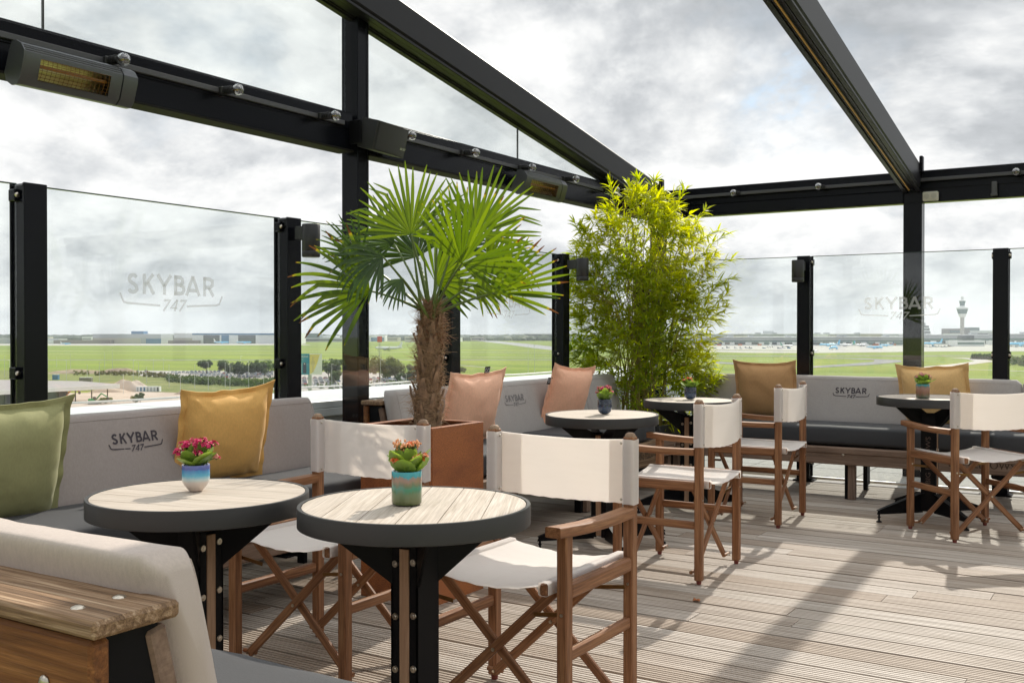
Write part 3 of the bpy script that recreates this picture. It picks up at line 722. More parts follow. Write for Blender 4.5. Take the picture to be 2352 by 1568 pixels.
# end block of the pink-pillow bench
mb = MB(); mb.box((.60, .735, .300), (.56, .042, .175), None, .005); eb = mb.build('end_block', RAW, B2)
textmesh('BIG FELLOWS', .085, BURN, eb, Matrix.Translation((.535, .7568, .305)) @ rotm('Z', 180) @ rotm('X', 90) @ Matrix.Diagonal((.62, 1.25, 1, 1)))
fb3 = [k for k in KID[B3.name] if k.name.startswith('front_plank')][0]
textmesh('BIG FELLOWS', .075, BURN, fb3, Matrix.Translation((3.17, .7535, .315)) @ rotm('Z', 180) @ rotm('X', 90) @ Matrix.Diagonal((.9, 1, 1, 1)))

# ------------------------------------------------------------------ round bistro tables
def bistro(label, x, y, rz, dia=.63, h=.74, grain=0.0, text=False, tilt=0.0):
    t_ = thing('bistro_table', label, 'table', (x, y, 0), R(rz), 'round bistro tables on the terrace')
    r = dia / 2; t_.rotation_euler[0] = R(tilt)
    # planked top
    Mg = rotm('Z', grain); mb = MB(); nb = 6; pw_ = 2 * (r - .012) / nb; ri = r - .012
    for k in range(nb):
        y0 = -ri + k * pw_ + .0012; y1 = -ri + (k + 1) * pw_ - .0012; m_ = 10; up = []; dn = []
        for i in range(m_ + 1):
            yy = y0 + (y1 - y0) * i / m_; xx = math.sqrt(max(ri * ri - yy * yy, 1e-5)); up.append((xx, yy)); dn.append((-xx, yy))
        o = up + dn[::-1]; mb.prism(o, .02, Mg @ Matrix.Translation((0, 0, h - .0115)))
    mb.build('tabletop', TOPW, t_)
    mb = MB(); mb.lathe([(r - .010, h), (r - .001, h), (r, h - .002), (r, h - .052), (r - .004, h - .054), (r - .012, h - .054), (r - .012, h - .03), (r - .011, h - .004), (r - .010, h)], (0, 0, 0), 72); mb.build('rim', RIM, t_, ang=50)
    mb = MB(); mb.lathe([(0, h - .023), (r - .013, h - .023), (r - .013, h - .030), (0, h - .030)], (0, 0, 0), 48); mb.build('underside', STEEL, t_)
    # column: two steel channels with a pale wood strip let into each open side
    s_ = .046; mb = MB()
    zc, hc = (.06 + h - .105) / 2, h - .165
    for sx in (-1, 1): mb.box((sx * (s_ - .004), 0, zc), (.008, 2 * s_, hc), None, .001)
    for sx in (-1, 1):
        for sy in (-1, 1): mb.box((sx * .0305, sy * (s_ - .0035), zc), (.029, .007, hc - .001), None, .001)
    mb.box((0, 0, zc), (.06, .06, hc - .01), None, .001)
    mb.build('column', STEEL, t_)
    for sy in (-1, 1):
        mb = MB(); mb.box((0, sy * (s_ - .006), zc), (.031, .016, hc - .02), None, .001); mb.build('wood_strip', STRIP, t_)
    mb = MB()
    for sy in (-1, 1):
        for k, z in enumerate((.285, .425, .565, .705)):
            if z > h - .02: continue
            for sx in (-1, 1):
                mb.lathe([(0, .0042), (.003, .0042), (.0045, .003), (.0090, .003), (.0100, .0), (0, 0)], (0, 0, 0), 10, Matrix.Translation((sx * .0300, sy * s_, z - .12 + (.01 if sx > 0 else 0) )) @ rotm('X', -90 * sy))
    mb.build('bolt', BOLT, t_)
    for q in range(4):
        M = rotm('Z', 45 + 90 * q)
        mb = MB(); mb.prism([(.0, -.215), (.058, -.215), (.24, -.064), (.24, -.056), (.15, -.056), (.0, -.120)], .008, M @ Matrix.Translation((0, 0, h)) @ rotm('X', 90)); mb.build('gusset', STEEL, t_)
        mb = MB(); 
        mb.prism([(.05, .05), (.05, .175), (.10, .165), (.365, .075), (.375, .05)], .006, M @ rotm('X', 90))
        mb.add([(.05, -.022, .177), (.05, .022, .177), (.10, .022, .167), (.10, -.022, .167), (.37, .012, .077), (.37, -.012, .077),
                (.05, -.022, .171), (.05, .022, .171), (.10, .022, .161), (.10, -.022, .161), (.37, .012, .071), (.37, -.012, .071)],
               [(0, 1, 2, 3), (3, 2, 4, 5), (7, 6, 9, 8), (8, 9, 11, 10), (0, 3, 9, 6), (3, 5, 11, 9), (1, 7, 8, 2), (2, 8, 10, 4), (5, 4, 10, 11), (0, 6, 7, 1)], None, M)
        lg = mb.build('leg', STEEL, t_)
        mb = MB(); c0 = M @ Vector((.360, 0, 0)); mb.lathe([(0, .0), (.017, .0), (.018, .006), (.010, .012), (.006, .014), (.006, .03), (.010, .031), (.010, .037), (.006, .038), (.006, .075), (0, .075)], tuple(c0), 14); mb.build('foot', STEEL, lg)
    if text:
        textmesh('BIG FELLOWS', .052, plain('column_text', (.10, .065, .05), .6), t_, Matrix.Translation((s_ + .0006, 0, .385)) @ rotm('Z', 90) @ rotm('X', 90) @ rotm('Z', 90) @ Matrix.Diagonal((.95, .8, 1, 1)))
    return t_
bistro('round plank table on the left with the blue and white pot', -2.335, 2.035, 90, .62, .735, -78)
bistro('nearest round plank table with the green glass pot in the front centre', -1.675, 2.19, 0, .62, .742, 118)
bistro('round plank table in front of the pink pillows with a navy pot of pink flowers', -2.61, 5.13, 0, .63, .742, 20, tilt=0.6)
bistro('round plank table beside the bamboo with a navy pot of orange flowers', -2.64, 6.47, 0, .61, .745, 60)
bistro('round plank table at the far right with a rust and teal pot', -1.21, 6.97, -90, .645, .785, 35, text=True)

# ------------------------------------------------------------------ director chairs
def make_chair(label):
    t_ = thing('director_chair', label, 'chair', (0, 0, 0), 0, 'wooden director chairs with white canvas')
    W = .258; D = .43; s_ = .034
    def legp(x, y, z1, rnd):
        mb = MB(); mb.box((x, y, (z1 + .018) / 2), (s_, s_ * 1.12, z1 - .018), None, .004)
        if rnd: capm = MB(); capm.lathe([(0.0, .015), (.009, .0145), (.0150, .010), (.0172, .004), (.0172, -.01), (0, -.01)], (0, 0, 0), 16, Matrix.Translation((x, y, z1 - .002)) @ Matrix.Diagonal((.98, 1.08, .9, 1))); capm.build('post_cap', TEAKW, t_)
        return mb
    for sx in (-1, 1):
        mb = legp(sx * W, 0, .868, True); mb.build('back_post', TEAK, t_)
        mb = legp(sx * W, -D, .628, False); mb.build('front_leg', TEAK, t_)
        mb = MB()
        for yy in (0, -D): mb.cyl((sx * W, yy, 0), (sx * W, yy, .019), .011, .013, 10)
        mb.build('foot_cap', plain('red_rubber', (.16, .03, .02), .6) if 'red_rubber' not in bpy.data.materials else bpy.data.materials['red_rubber'], t_)
        # armrest with a slight dip
        mb = MB(); n = 12
        def arm(u, v, sx=sx):
            k = u * 2 * math.pi; yy = -.02 - .478 * v; wv = .025 + .003 * math.sin(v * math.pi) ; z = .628 + .014 * v - .008 * math.sin(math.pi * v)
            e = .25; c_, q_ = math.cos(k), math.sin(k); return Vector((sx * W + wv * math.copysign(abs(c_) ** e, c_), yy, z + .0155 * math.copysign(abs(q_) ** e, q_)))
        mb.grid(arm, 24, n, closed_u=True, gf=lambda u, v: (v * .5, math.cos(u * 6.28) * .03, math.sin(u * 6.28) * .02))
        for jj in (0, n): mb.f.append(tuple(i * (n + 1) + jj for i in range(24))); mb.mi.append(0)
        mb.build('armrest', TEAK, t_, ang=50)
        mb = MB(); mb.bar((sx * W, -.017, .463), (sx * W, -D + .017, .463), .030, .046, bev=.012); mb.build('seat_rail', TEAK, t_)
        mb = MB(); mb.bar((sx * W, -.017, .278), (sx * W, -D + .017, .278), .022, .036, bev=.008); mb.build('side_stretcher', TEAK, t_)
        # square bar in the canvas hem
        mb = MB(); mb.bar((sx * (W - .050), .035, .468), (sx * (W - .050), -D - .035, .468), .027, .034, bev=.005); mb.build('hem_bar', TEAK, t_)
    # crossing legs in two planes
    for yy, o in ((-.052, 0), (-D + .052 - .02, 0)):
        mb = MB(); mb.bar((-W + .035, yy, .045), (W - .048, yy, .452), .016, .030, (0, 0, 1), .004); mb.build('cross_leg', TEAK, t_)
        mb = MB(); mb.bar((W - .035, yy + .020, .045), (-W + .048, yy + .020, .452), .016, .030, (0, 0, 1), .004); mb.build('cross_leg', TEAK, t_)
        mb = MB(); mb.cyl((0, yy - .012, .251), (0, yy + .032, .251), .0055, n=10)
        for sx in (-1, 1):
            mb.cyl((sx * (W - .035), yy - .012, .050), (sx * (W - .035), yy + .030, .050), .005, n=8)
            mb.cyl((sx * W, (0 if yy > -.2 else -D) - .021, .40), (sx * W, (0 if yy > -.2 else -D) + .021, .40), .005, n=8)
        mb.build('bolt', BOLT, t_)
        for sx in (-1, 1):
            mb = MB(); y2 = yy + (.024 if yy > -.2 else -.012)
            mb.bar((sx * (W - .005), y2, .392), (sx * (W - .115), y2, .378), .003, .013, bev=.001); mb.build('brace', BRASS, t_)
            mb = MB(); mb.cyl((sx * (W - .06), yy + .01, .050), (sx * W, yy + .01, .050), .008, n=10); mb.build('peg', TEAK, t_)
    # seat canvas
    mb = MB(); ws = W - .040
    def seat(u, v):
        x = -ws + 2 * ws * u; y = .038 - (D + .076) * v; e = 1 - (x / ws) ** 2
        z = .489 - .030 * e ** .8 - .004 * math.sin(v * 7 + x * 9) * e + .0015 * math.sin(u * 40 + v * 5) * e; return Vector((x, y, z))
    mb.grid(seat, 24, 18)
    n0 = len(mb.v)
    mb.grid(lambda u, v: seat(u, v) - Vector((0, 0, .0022)), 24, 18)
    for sx in (-1, 1):   # hems rolled over the bars
        mb.grid(lambda u, v, sx=sx: Vector((sx * (W - .050) + .0165 * math.copysign(abs(math.cos(u * 6.283)) ** .4, math.cos(u * 6.283)), .036 - (D + .072) * v, .470 + .0195 * math.copysign(abs(math.sin(u * 6.283)) ** .4, math.sin(u * 6.283)))), 20, 8, closed_u=True)
    mb.build('seat_canvas', CANV, t_, recalc=False)
    # back canvas
    mb = MB(); z0, z1 = .652, .858
    def back(u, v):
        x = -W + 2 * W * u; e = 1 - (x / W) ** 2; z = z0 + (z1 - z0) * v
        return Vector((x, .012 + .034 * e + .003 * math.sin(u * 12 + v * 4) * e, z - .013 * e + .0012 * math.sin(u * 60) * (1 - v)))
    mb.grid(back, 30, 12)
    mb.grid(lambda u, v: back(u, v) + Vector((0, .0025, 0)), 30, 12)
    for sx in (-1, 1):
        def slv(u, v, sx=sx):
            a = u * 6.283; c_, q_ = math.cos(a), math.sin(a); e = .42
            return Vector((sx * (W + .001) + .0215 * math.copysign(abs(c_) ** e, c_), .0235 * math.copysign(abs(q_) ** e, q_), z0 + (z1 - z0) * v + .001 * math.sin(a * 3)))
        mb.grid(slv, 28, 8, closed_u=True)
    bo = mb.build('back_canvas', CANV, t_, recalc=False)
    for sx in (-1, 1):     # doubled seam strip
        mb = MB(); mb.grid(lambda u, v, sx=sx: back(.5 + sx * (.5 - .165 * u - .01), .004 + .992 * v) - Vector((0, .0012, 0)), 6, 8)
        mb.grid(lambda u, v, sx=sx: back(.5 + sx * (.5 - .165 * u - .01), .004 + .992 * v) + Vector((0, .0037, 0)), 6, 8)
        mb.build('seam', CANV, bo, recalc=False)
    mb = MB()
    for sx in (-1, 1):
        for z in (.665, .845): mb.sphere((sx * (W - .028), -.0235 + .014, z), .005, 6, sq=(1, .6, 1)); mb.sphere((sx * (W - .0), .0245, z), .005, 6, sq=(1, .6, 1))
    mb.build('snap_button', BOLT, bo)
    return t_
ch = make_chair('director chair behind the left table with its back to the corten planter')
ch.location = (-2.53, 3.02, 0)
def chair(label, x, y, deg): return copy_tree(ch, label, (x, y, 0), R(deg))
chair('nearest director chair with a bright armrest behind the green pot table', -1.672, 2.975, 0)
chair('director chair seen from the side in the centre facing the pink pillow bench', -1.83, 4.865, -90)
chair('director chair seen from the side facing the table beside the bamboo', -1.945, 6.445, -90)
chair('director chair at the right edge seen from behind at the far table', -.77, 6.465, -136)

# ------------------------------------------------------------------ pillows
def pillow(label, loc, rz, tilt, c, c2, size=.5, seedv=0.0, tagged=False, name='pillow', th=.085, roll=0.0):
    mb = MB(); n = 56; fl = .88
    def pt(u, v, side):
        x = u * size / 2 * (1 - .035 * (1 - v ** 4)) ; z = v * size / 2 * (1 - .045 * (1 - u ** 4))
        iu, iv = min(1, abs(u) / fl), min(1, abs(v) / fl)
        t_ = th * ((1 - iu ** 2.6) * (1 - iv ** 2.6)) ** .5
        nz = mnoise.noise(Vector((u * 2.1 + seedv, v * 2.1, side * 3.7 + seedv)))
        n2_ = mnoise.noise(Vector((u * 5 + seedv, v * 4 + nz * 2, side * 1.7)))
        cr = max(0, (abs(u) + abs(v)) - 1.0); rid = mnoise.noise(Vector(((abs(u) - abs(v)) * 7 + seedv, side * 2.0, seedv)))
        t_ = t_ * (1 + .09 * nz + .02 * n2_) + (.012 * rid * cr) * (1 if t_ > .005 else 0)
        e = max(iu, iv) ; edge = 1 if (abs(u) > fl or abs(v) > fl) else 0
        s_ = mnoise.noise(Vector((u * 4 + seedv, v * 4, 9.0))) * .013 * max(0, max(abs(u), abs(v)) - .6) / .4 * .9
        g = .0022 if edge else .0022
        # top edge sags between the corners
        z -= .018 * (1 - u * u) * max(0, v) ** 3 * (1 + .6 * mnoise.noise(Vector((u * 2.5 + seedv, 1, 1))))
        x += .006 * mnoise.noise(Vector((v * 3, seedv, u * 2)))
        return Vector((x, side * (t_ + g) + s_, z))
    mb.grid(lambda u, v: pt(2 * u - 1, 2 * v - 1, 1), n, n); mb.grid(lambda u, v: pt(2 * u - 1, 2 * v - 1, -1), n, n)
    N = n + 1
    def rim(idx):
        for a, b in zip(idx, idx[1:]): mb.f.append((a, b, b + N * N, a + N * N)); mb.mi.append(0)
    rim([j for j in range(N)]); rim([n * N + j for j in range(N)]); rim([i * N for i in range(N)]); rim([i * N + n for i in range(N)])
    mat = fabric(name + '_' + label.split()[0], c, c2, 1300, .72, .15, .15, .05, .05)
    o = mb.build(name, mat, None, ang=60)
    o.location = loc; o.rotation_euler = (R(tilt), R(roll), rz); tag(o, label, 'pillow', 'square scatter pillows on the benches')
    mb = MB()
    for sx in (-1, 1): mb.tube([pt(sx * fl, -fl + 2 * fl * k / 30, 1) + Vector((0, .0008, 0)) for k in range(31)], .0022, 5)
    for sz in (-1, 1): mb.tube([pt(-fl + 2 * fl * k / 30, sz * fl, 1) + Vector((0, .0008, 0)) for k in range(31)], .0022, 5)
    mb.build('seam', mat, o)
    if tagged:
        mb = MB(); mb.box((tagged[0] * size / 2, 0, tagged[1] * size / 2), (.045, .003, .05), None, .001, 0); tg = mb.build('brand_label', plain('black_label', (.012, .012, .014), .7) if 'black_label' not in bpy.data.materials else bpy.data.materials['black_label'], o)
        mb = MB(); cx_, cz_ = tagged[0] * size / 2, tagged[1] * size / 2
        for k in range(2):
            rr = .010; cc_ = (cx_ - .011 + .022 * k, .0022, cz_); mb.tube([(cc_[0] + rr * math.cos(a * .5236), cc_[1], cc_[2] + rr * math.sin(a * .5236)) for a in range(13)], .0016, 4)
        for k in range(3): mb.box((cx_ - .012 + .012 * k, .0022, cz_ + .018), (.008, .0008, .004), None, 0)
        mb.build('label_print', SCREW, tg)
    return o
# local y+ faces the sitter; on the left benches rz=-90
pillow('olive green pillow at the left end of the bench by the near glass post', (-3.55, 2.17, .722), R(-90) + R(-6), -15, (.36, .355, .17), (.30, .30, .14), .51, 1.3, th=.10)
pillow('mustard yellow pillow on the left bench beside the glass post', (-3.555, 3.235, .735), R(-90) + R(-9), -17, (.85, .50, .165), (.77, .44, .13), .485, 5.1, roll=3)
pillow('pink pillow leaning right behind the palm trunk', (-3.56, 5.23, .738), R(-90) + R(-11), -17, (1.0, .60, .42), (.95, .54, .37), .49, 9.7, tagged=(-.30, .95), roll=2)
pillow('pink pillow with a black label in front of the far glass post', (-3.54, 6.40, .738), R(-90) + R(-8), -16, (.98, .56, .38), (.92, .50, .33), .49, 12.2, tagged=(1.0, .45), roll=-4)
pillow('brown pillow on the far bench left of the embroidered logo', (-2.57, 7.87, .745), R(180) + R(2), -17, (.62, .36, .17), (.56, .32, .14), .50, 16.4)
pillow('tan yellow pillow on the far bench behind the rust and teal pot', (-1.335, 7.87, .738), R(180) + R(-3), -17, (.86, .56, .25), (.78, .50, .21), .50, 21.9, roll=2)
# ------------------------------------------------------------------ leaf meshes
class LM(MB):
    """leaf mesh: also stores (position along leaf, tone, random) per vertex"""
    def __init__(s): MB.__init__(s); s.lf = []
    def strip(s, pts, ws, side, tone, rnd, fold=.35, nrm=None, x0=0.0):
        """V-folded strip along pts; side = direction across"""
        n = len(pts); b = len(s.v)
        for i, p in enumerate(pts):
            t = (pts[min(i + 1, n - 1)] - pts[max(i - 1, 0)]).normalized(); sd_ = (side - t * side.dot(t)).normalized(); up = t.cross(sd_)
            h = ws[i] / 2
            for a, q in ((-1, fold), (0, 0), (1, fold)):
                s.v.append(p + sd_ * (a * h) + up * (q * h)); s.g.append(s.v[-1]); s.lf.append((x0 + (1 - x0) * i / (n - 1), tone, rnd))
        for i in range(n - 1):
            for k in range(2): s.f.append((b + i * 3 + k, b + i * 3 + k + 1, b + (i + 1) * 3 + k + 1, b + (i + 1) * 3 + k)); s.mi.append(s.cur)
    def build(s, name, mats, parent=None, **k):
        while len(s.lf) < len(s.v): s.lf.append((0, .5, .5))
        o = MB.build(s, name, mats, parent, recalc=False, **k)
        at = o.data.attributes.new('lf', 'FLOAT_VECTOR', 'POINT'); flat = [x for q in s.lf for x in q]; at.data.foreach_set('vector', flat); return o
# ------------------------------------------------------------------ palm in a corten planter
RUST, t = newmat('corten_rust'); g = gcn(t)
n_ = t.noise(g, 300, 4, .7); n2_ = t.noise(t.node('ShaderNodeMapping', {'Vector': g, 'Scale': (4, 4, 1.6)}).outputs[0], 2.0, 5, .65)
c = t.mix(t.ramp(n_, [(.4, 0.0), (.6, 1.0)]), (.13, .034, .010, 1), (.44, .150, .040, 1)); c = t.mix(t.ramp(n2_, [(.42, 0.0), (.68, .50)]), c, (.12, .032, .012, 1))
out(t, t.node('ShaderNodeBsdfPrincipled', {'Base Color': c, 'Roughness': .55, 'Specular IOR Level': .5, 'Normal': t.node('ShaderNodeBump', {'Strength': .25, 'Distance': .001, 'Height': n_}).outputs[0]}))
SOIL = plain('dark_soil', (.035, .022, .014), .95, bump=1, bscale=60, var=.5, vscale=40)
plx, ply, plw, plh = -2.86, 3.80, .40, .775
pl = thing('corten_planter', 'rusty square corten steel planter holding the fan palm', 'planter', (plx, ply, 0))
mb = MB(); h = plw / 2
for (cx_, cy2, sx, sy) in ((0, -h, plw, .006), (0, h, plw, .006), (-h, 0, .006, plw), (h, 0, .006, plw)): mb.box((cx_, cy2, plh / 2), (sx, sy, plh), None, .001)
mb.build('side_walls', RUST, pl, smooth=False)
mb = MB()
for (cx_, cy2, sx, sy) in ((0, -h + .014, plw + .004, .034), (0, h - .014, plw + .004, .034), (-h + .014, 0, .034, plw - .06), (h - .014, 0, .034, plw - .06)): mb.box((cx_, cy2, plh + .002), (sx, sy, .008), None, .001)
mb.build('folded_rim', RUST, pl)
mb = MB(); mb.grid(lambda u, v: Vector((-h + .01 + (plw - .02) * u, -h + .01 + (plw - .02) * v, plh - .045 + .015 * mnoise.noise(Vector((u * 6, v * 6, 1))))), 16, 16); mb.build('soil', SOIL, pl, recalc=False)
FIB, t = newmat('palm_fibre'); g = gcn(t)
n_ = t.noise(t.node('ShaderNodeMapping', {'Vector': g, 'Scale': (18, 18, 60)}).outputs[0], 1, 6, .7, 1.5)
out(t, t.node('ShaderNodeBsdfPrincipled', {'Base Color': t.ramp(n_, [(.3, (.08, .042, .022)), (.5, (.24, .15, .085)), (.7, (.42, .29, .17))]), 'Roughness': .9, 'Normal': t.node('ShaderNodeBump', {'Strength': 1.0, 'Distance': .012, 'Height': n_}).outputs[0]}))
HAIR = plain('palm_hair', (.34, .21, .11), .8); HAIRR = plain('palm_red_fibre', (.22, .075, .03), .8)
BOOT = plain('leaf_boot', (.24, .15, .09), .8, var=.5, vscale=30)
pr = random.Random(11)
PB = Vector((plx + .005, ply, .73))
palm = thing('fan_palm', 'fan palm with fibrous trunk and brown tipped fronds growing in the rusty planter', 'palm tree', tuple(PB))
fw = Vector((-math.sin(YAW), math.cos(YAW), 0)); rt = Vector((math.cos(YAW), math.sin(YAW), 0)); upv = Vector((0, 0, 1))
def loc_at(px, py, dd):   # palm-local point: dd metres nearer (+) than the trunk
    D = fw.dot(PB) - dd; return world_pt(px, D, hz(py, D)) - PB
trunk_px = [(983, 985, 82), (980, 930, 78), (984, 890, 70), (985, 860, 62), (985, 820, 60), (987, 780, 62), (990, 745, 58), (990, 715, 40), (990, 690, 22)]
tp = [loc_at(a, b, 0) for a, b, c_ in trunk_px]; tr_ = [c_ / F * 4.72 / 2 * .76 for a, b, c_ in trunk_px]
mb = MB(); 
def trf(u, v):
    k = v * (len(tp) - 1); i = min(int(k), len(tp) - 2); f_ = k - i; c_ = tp[i].lerp(tp[i + 1], f_); r_ = tr_[i] * (1 - f_) + tr_[i + 1] * f_
    a = u * 2 * math.pi; r_ *= 1 + .10 * mnoise.noise(Vector((math.cos(a) * 2, math.sin(a) * 2, v * 14))) + .07 * mnoise.noise(Vector((a * 3, v * 40, 1)))
    return c_ + Vector((math.cos(a) * r_, math.sin(a) * r_, 0))
mb.grid(trf, 28, 60, closed_u=True); tk = mb.build('trunk', FIB, palm, ang=180)
# leaf boots: old petiole stubs pointing up and out
mb = MB(); 
for k in range(46):
    v = .03 + .72 * (k / 46) + pr.uniform(-.01, .01); a = k * 2.4 + pr.uniform(-.3, .3); p = trf(a / 6.2832 % 1, v); d = Vector((math.cos(a), math.sin(a), 0))
    L = pr.uniform(.05, .095); q = p + d * .004; sdv = Vector((-math.sin(a), math.cos(a), 0)); wv = pr.uniform(.008, .017)
    pts = [q - d * .008, q + upv * L * .5 + d * pr.uniform(.002, .008), q + upv * L + d * pr.uniform(.006, .022)]
    vs = []; 
    for i, P_ in enumerate(pts):
        ww = wv * (1.5, 1.1, .55)[i]; vs += [P_ - sdv * ww, P_ + d * .006, P_ + sdv * ww, P_ - d * .004]
    fs = []
    for i in range(2):
        for j in range(4): fs.append((i * 4 + j, i * 4 + (j + 1) % 4, i * 4 + 4 + (j + 1) % 4, i * 4 + 4 + j))
    fs.append((8, 9, 10, 11)); mb.add(vs, fs)
mb.build('leaf_boots', BOOT, tk, ang=20)
for nm, mat_, n, v0, v1, sp_ in (('hair', HAIR, 2200, 0, .97, .03), ('hair', HAIRR, 320, .6, 1.0, .04)):
    mb = MB()
    for k in range(n):
        u, v = pr.random(), pr.uniform(v0, v1) ** (.8 if v0 == 0 else 1); p = trf(u, v * .999); a = u * 6.2832; d = Vector((math.cos(a), math.sin(a), 0)); sdv = Vector((-d.y, d.x, 0))
        L = pr.uniform(.02, .07); dirv = (d * pr.uniform(.05, .45) + sdv * pr.uniform(-1, 1) + upv * pr.uniform(-.6, .7)).normalized()
        if pr.random() < .14: dirv = (d + upv * pr.uniform(-.5, .8) + sdv * pr.uniform(-.5, .5)).normalized(); L *= 1.3
        pts = [p + d * .001]; 
        for i in range(3): pts.append(pts[-1] + dirv * L / 3); dirv = (dirv + Vector((pr.uniform(-.5, .5), pr.uniform(-.5, .5), pr.uniform(-.5, .3)))).normalized()
        mb.tube(pts, [.0011, .0010, .0008, .0004], 3, False)
    mb.build(nm, mat_, tk, recalc=False, ang=180)
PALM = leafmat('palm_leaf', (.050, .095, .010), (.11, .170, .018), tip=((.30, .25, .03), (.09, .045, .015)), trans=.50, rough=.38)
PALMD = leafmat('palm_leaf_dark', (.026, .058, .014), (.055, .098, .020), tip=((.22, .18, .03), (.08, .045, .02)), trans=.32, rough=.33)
PET = plain('petiole', (.10, .15, .03), .45, var=.25, vscale=8)
def frond(hub, axis, nrm, rad, spread, nseg, droop, mat, crown=None, tips=.35, bend=0.0, cup=.25, wseg=1.0):
    """hub point, axis = direction of the middle leaflet, nrm = face normal, rad = length"""
    hub = Vector(hub); ax = axis.normalized(); nn = (nrm - ax * nrm.dot(ax)).normalized(); sd2 = nn.cross(ax)
    L = LM(); fr = pr.uniform(0, 50)
    for k in range(nseg):
        q = (k + .5) / nseg * 2 - 1; an = q * R(spread) / 2
        d = (ax * math.cos(an) + sd2 * math.sin(an)); d = (d + nn * cup * (abs(q) ** 1.5) * .5 + nn * .03 * (1 if k % 2 else -1)).normalized()
        ln = rad * (1 - .26 * abs(q) ** 2.2) * pr.uniform(.90, 1.04)
        acr = nn.cross(d).normalized(); m_ = 11
        w0 = 2 * math.tan(R(spread) / nseg / 2) * 1.02; pts = []; ws = []
        if pr.random() < .05: continue
        dr = droop * pr.uniform(.4, 1.9) + .05; sw = pr.uniform(-.12, .12); kink = pr.random() < .12 + droop * .30; kp = pr.uniform(.55, .8)
        p = hub.copy(); dd_ = d.copy()
        for i in range(m_):
            t_ = i / (m_ - 1); pts.append(p.copy())
            full = w0 * t_ * ln
            cap_ = w0 * .37 * rad * wseg; ws.append(min(full, cap_ * (1.0 if t_ < .5 else (1 - ((t_ - .5) / .5) ** 1.8 * .70)) * (1 if t_ < .97 else .45)) + .0006)
            dd_ = (dd_ + Vector((0, 0, -1)) * dr * .10 * t_ + acr * sw * .06 + nn * bend * .04).normalized()
            if kink and t_ > kp: dd_ = (dd_ + Vector((0, 0, -1)) * .6).normalized(); kink = False
            p = p + dd_ * ln / (m_ - 1)
        L.strip(pts, ws, acr, min(1, max(0, .5 + pr.uniform(-.5, .5))), pr.random() * tips * 2, .35 * (1 if k % 2 else -1) if False else .30)
    o = L.build('frond', mat, palm, ang=180)
    if crown is not None:
        c_ = Vector(crown); mid = c_.lerp(hub, .5) + upv * (hub - c_).length * .07 * (1 if (hub - c_).z > -.05 else 2.0)
        pts = [c_.lerp(mid, f_).lerp(mid.lerp(hub, f_), f_) for f_ in [i / 8 for i in range(9)]]
        mb = MB(); mb.tube(pts, [.0085 - .0045 * i / 8 for i in range(9)], 7); mb.build('petiole', PET, o, recalc=False)
    return o
def imgdir(deg, toward=0.0):   # direction as it reads from the terrace: deg from right, counter-clockwise
    return (rt * math.cos(R(deg)) + upv * math.sin(R(deg)) - fw * toward).normalized()
CR = loc_at(990, 735, 0)
FV = -fw
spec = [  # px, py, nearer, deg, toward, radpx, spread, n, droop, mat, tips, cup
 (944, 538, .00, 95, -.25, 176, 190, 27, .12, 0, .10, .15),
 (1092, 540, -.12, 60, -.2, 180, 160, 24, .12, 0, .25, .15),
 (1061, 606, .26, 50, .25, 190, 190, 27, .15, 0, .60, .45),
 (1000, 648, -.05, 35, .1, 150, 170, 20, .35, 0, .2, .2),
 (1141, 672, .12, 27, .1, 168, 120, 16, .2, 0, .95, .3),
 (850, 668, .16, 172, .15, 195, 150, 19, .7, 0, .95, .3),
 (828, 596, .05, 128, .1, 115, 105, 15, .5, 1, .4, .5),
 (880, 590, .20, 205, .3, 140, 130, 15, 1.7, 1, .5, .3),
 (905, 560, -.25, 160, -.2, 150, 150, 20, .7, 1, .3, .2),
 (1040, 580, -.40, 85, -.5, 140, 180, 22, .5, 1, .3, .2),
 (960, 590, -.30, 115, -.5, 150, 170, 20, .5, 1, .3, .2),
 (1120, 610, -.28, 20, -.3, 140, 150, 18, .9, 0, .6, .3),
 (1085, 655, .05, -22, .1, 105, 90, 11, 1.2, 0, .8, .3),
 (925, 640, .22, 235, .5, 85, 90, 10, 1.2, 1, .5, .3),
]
for (a, b, nr, dg, tw, rp, spd, nsg, drp, mt, tips, cup) in spec:
    hub = loc_at(a, b, nr); D = 4.72 - nr; ax = imgdir(dg, tw); nrm = (FV + upv * .25 + Vector((pr.uniform(-.15, .15), pr.uniform(-.15, .15), 0)))
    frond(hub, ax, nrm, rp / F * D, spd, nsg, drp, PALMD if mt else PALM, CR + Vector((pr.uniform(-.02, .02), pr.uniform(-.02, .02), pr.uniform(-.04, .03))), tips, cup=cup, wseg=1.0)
# young upright spears
for k in range(4):
    a = CR + Vector((pr.uniform(-.03, .03), pr.uniform(-.03, .03), 0)); b = a + Vector((pr.uniform(-.09, .09), pr.uniform(-.09, .09), pr.uniform(.30, .5)))
    mb = MB(); mb.tube([a, a.lerp(b, .6), b], [.009, .006, .002], 6); mb.build('petiole', PET, palm, recalc=False)

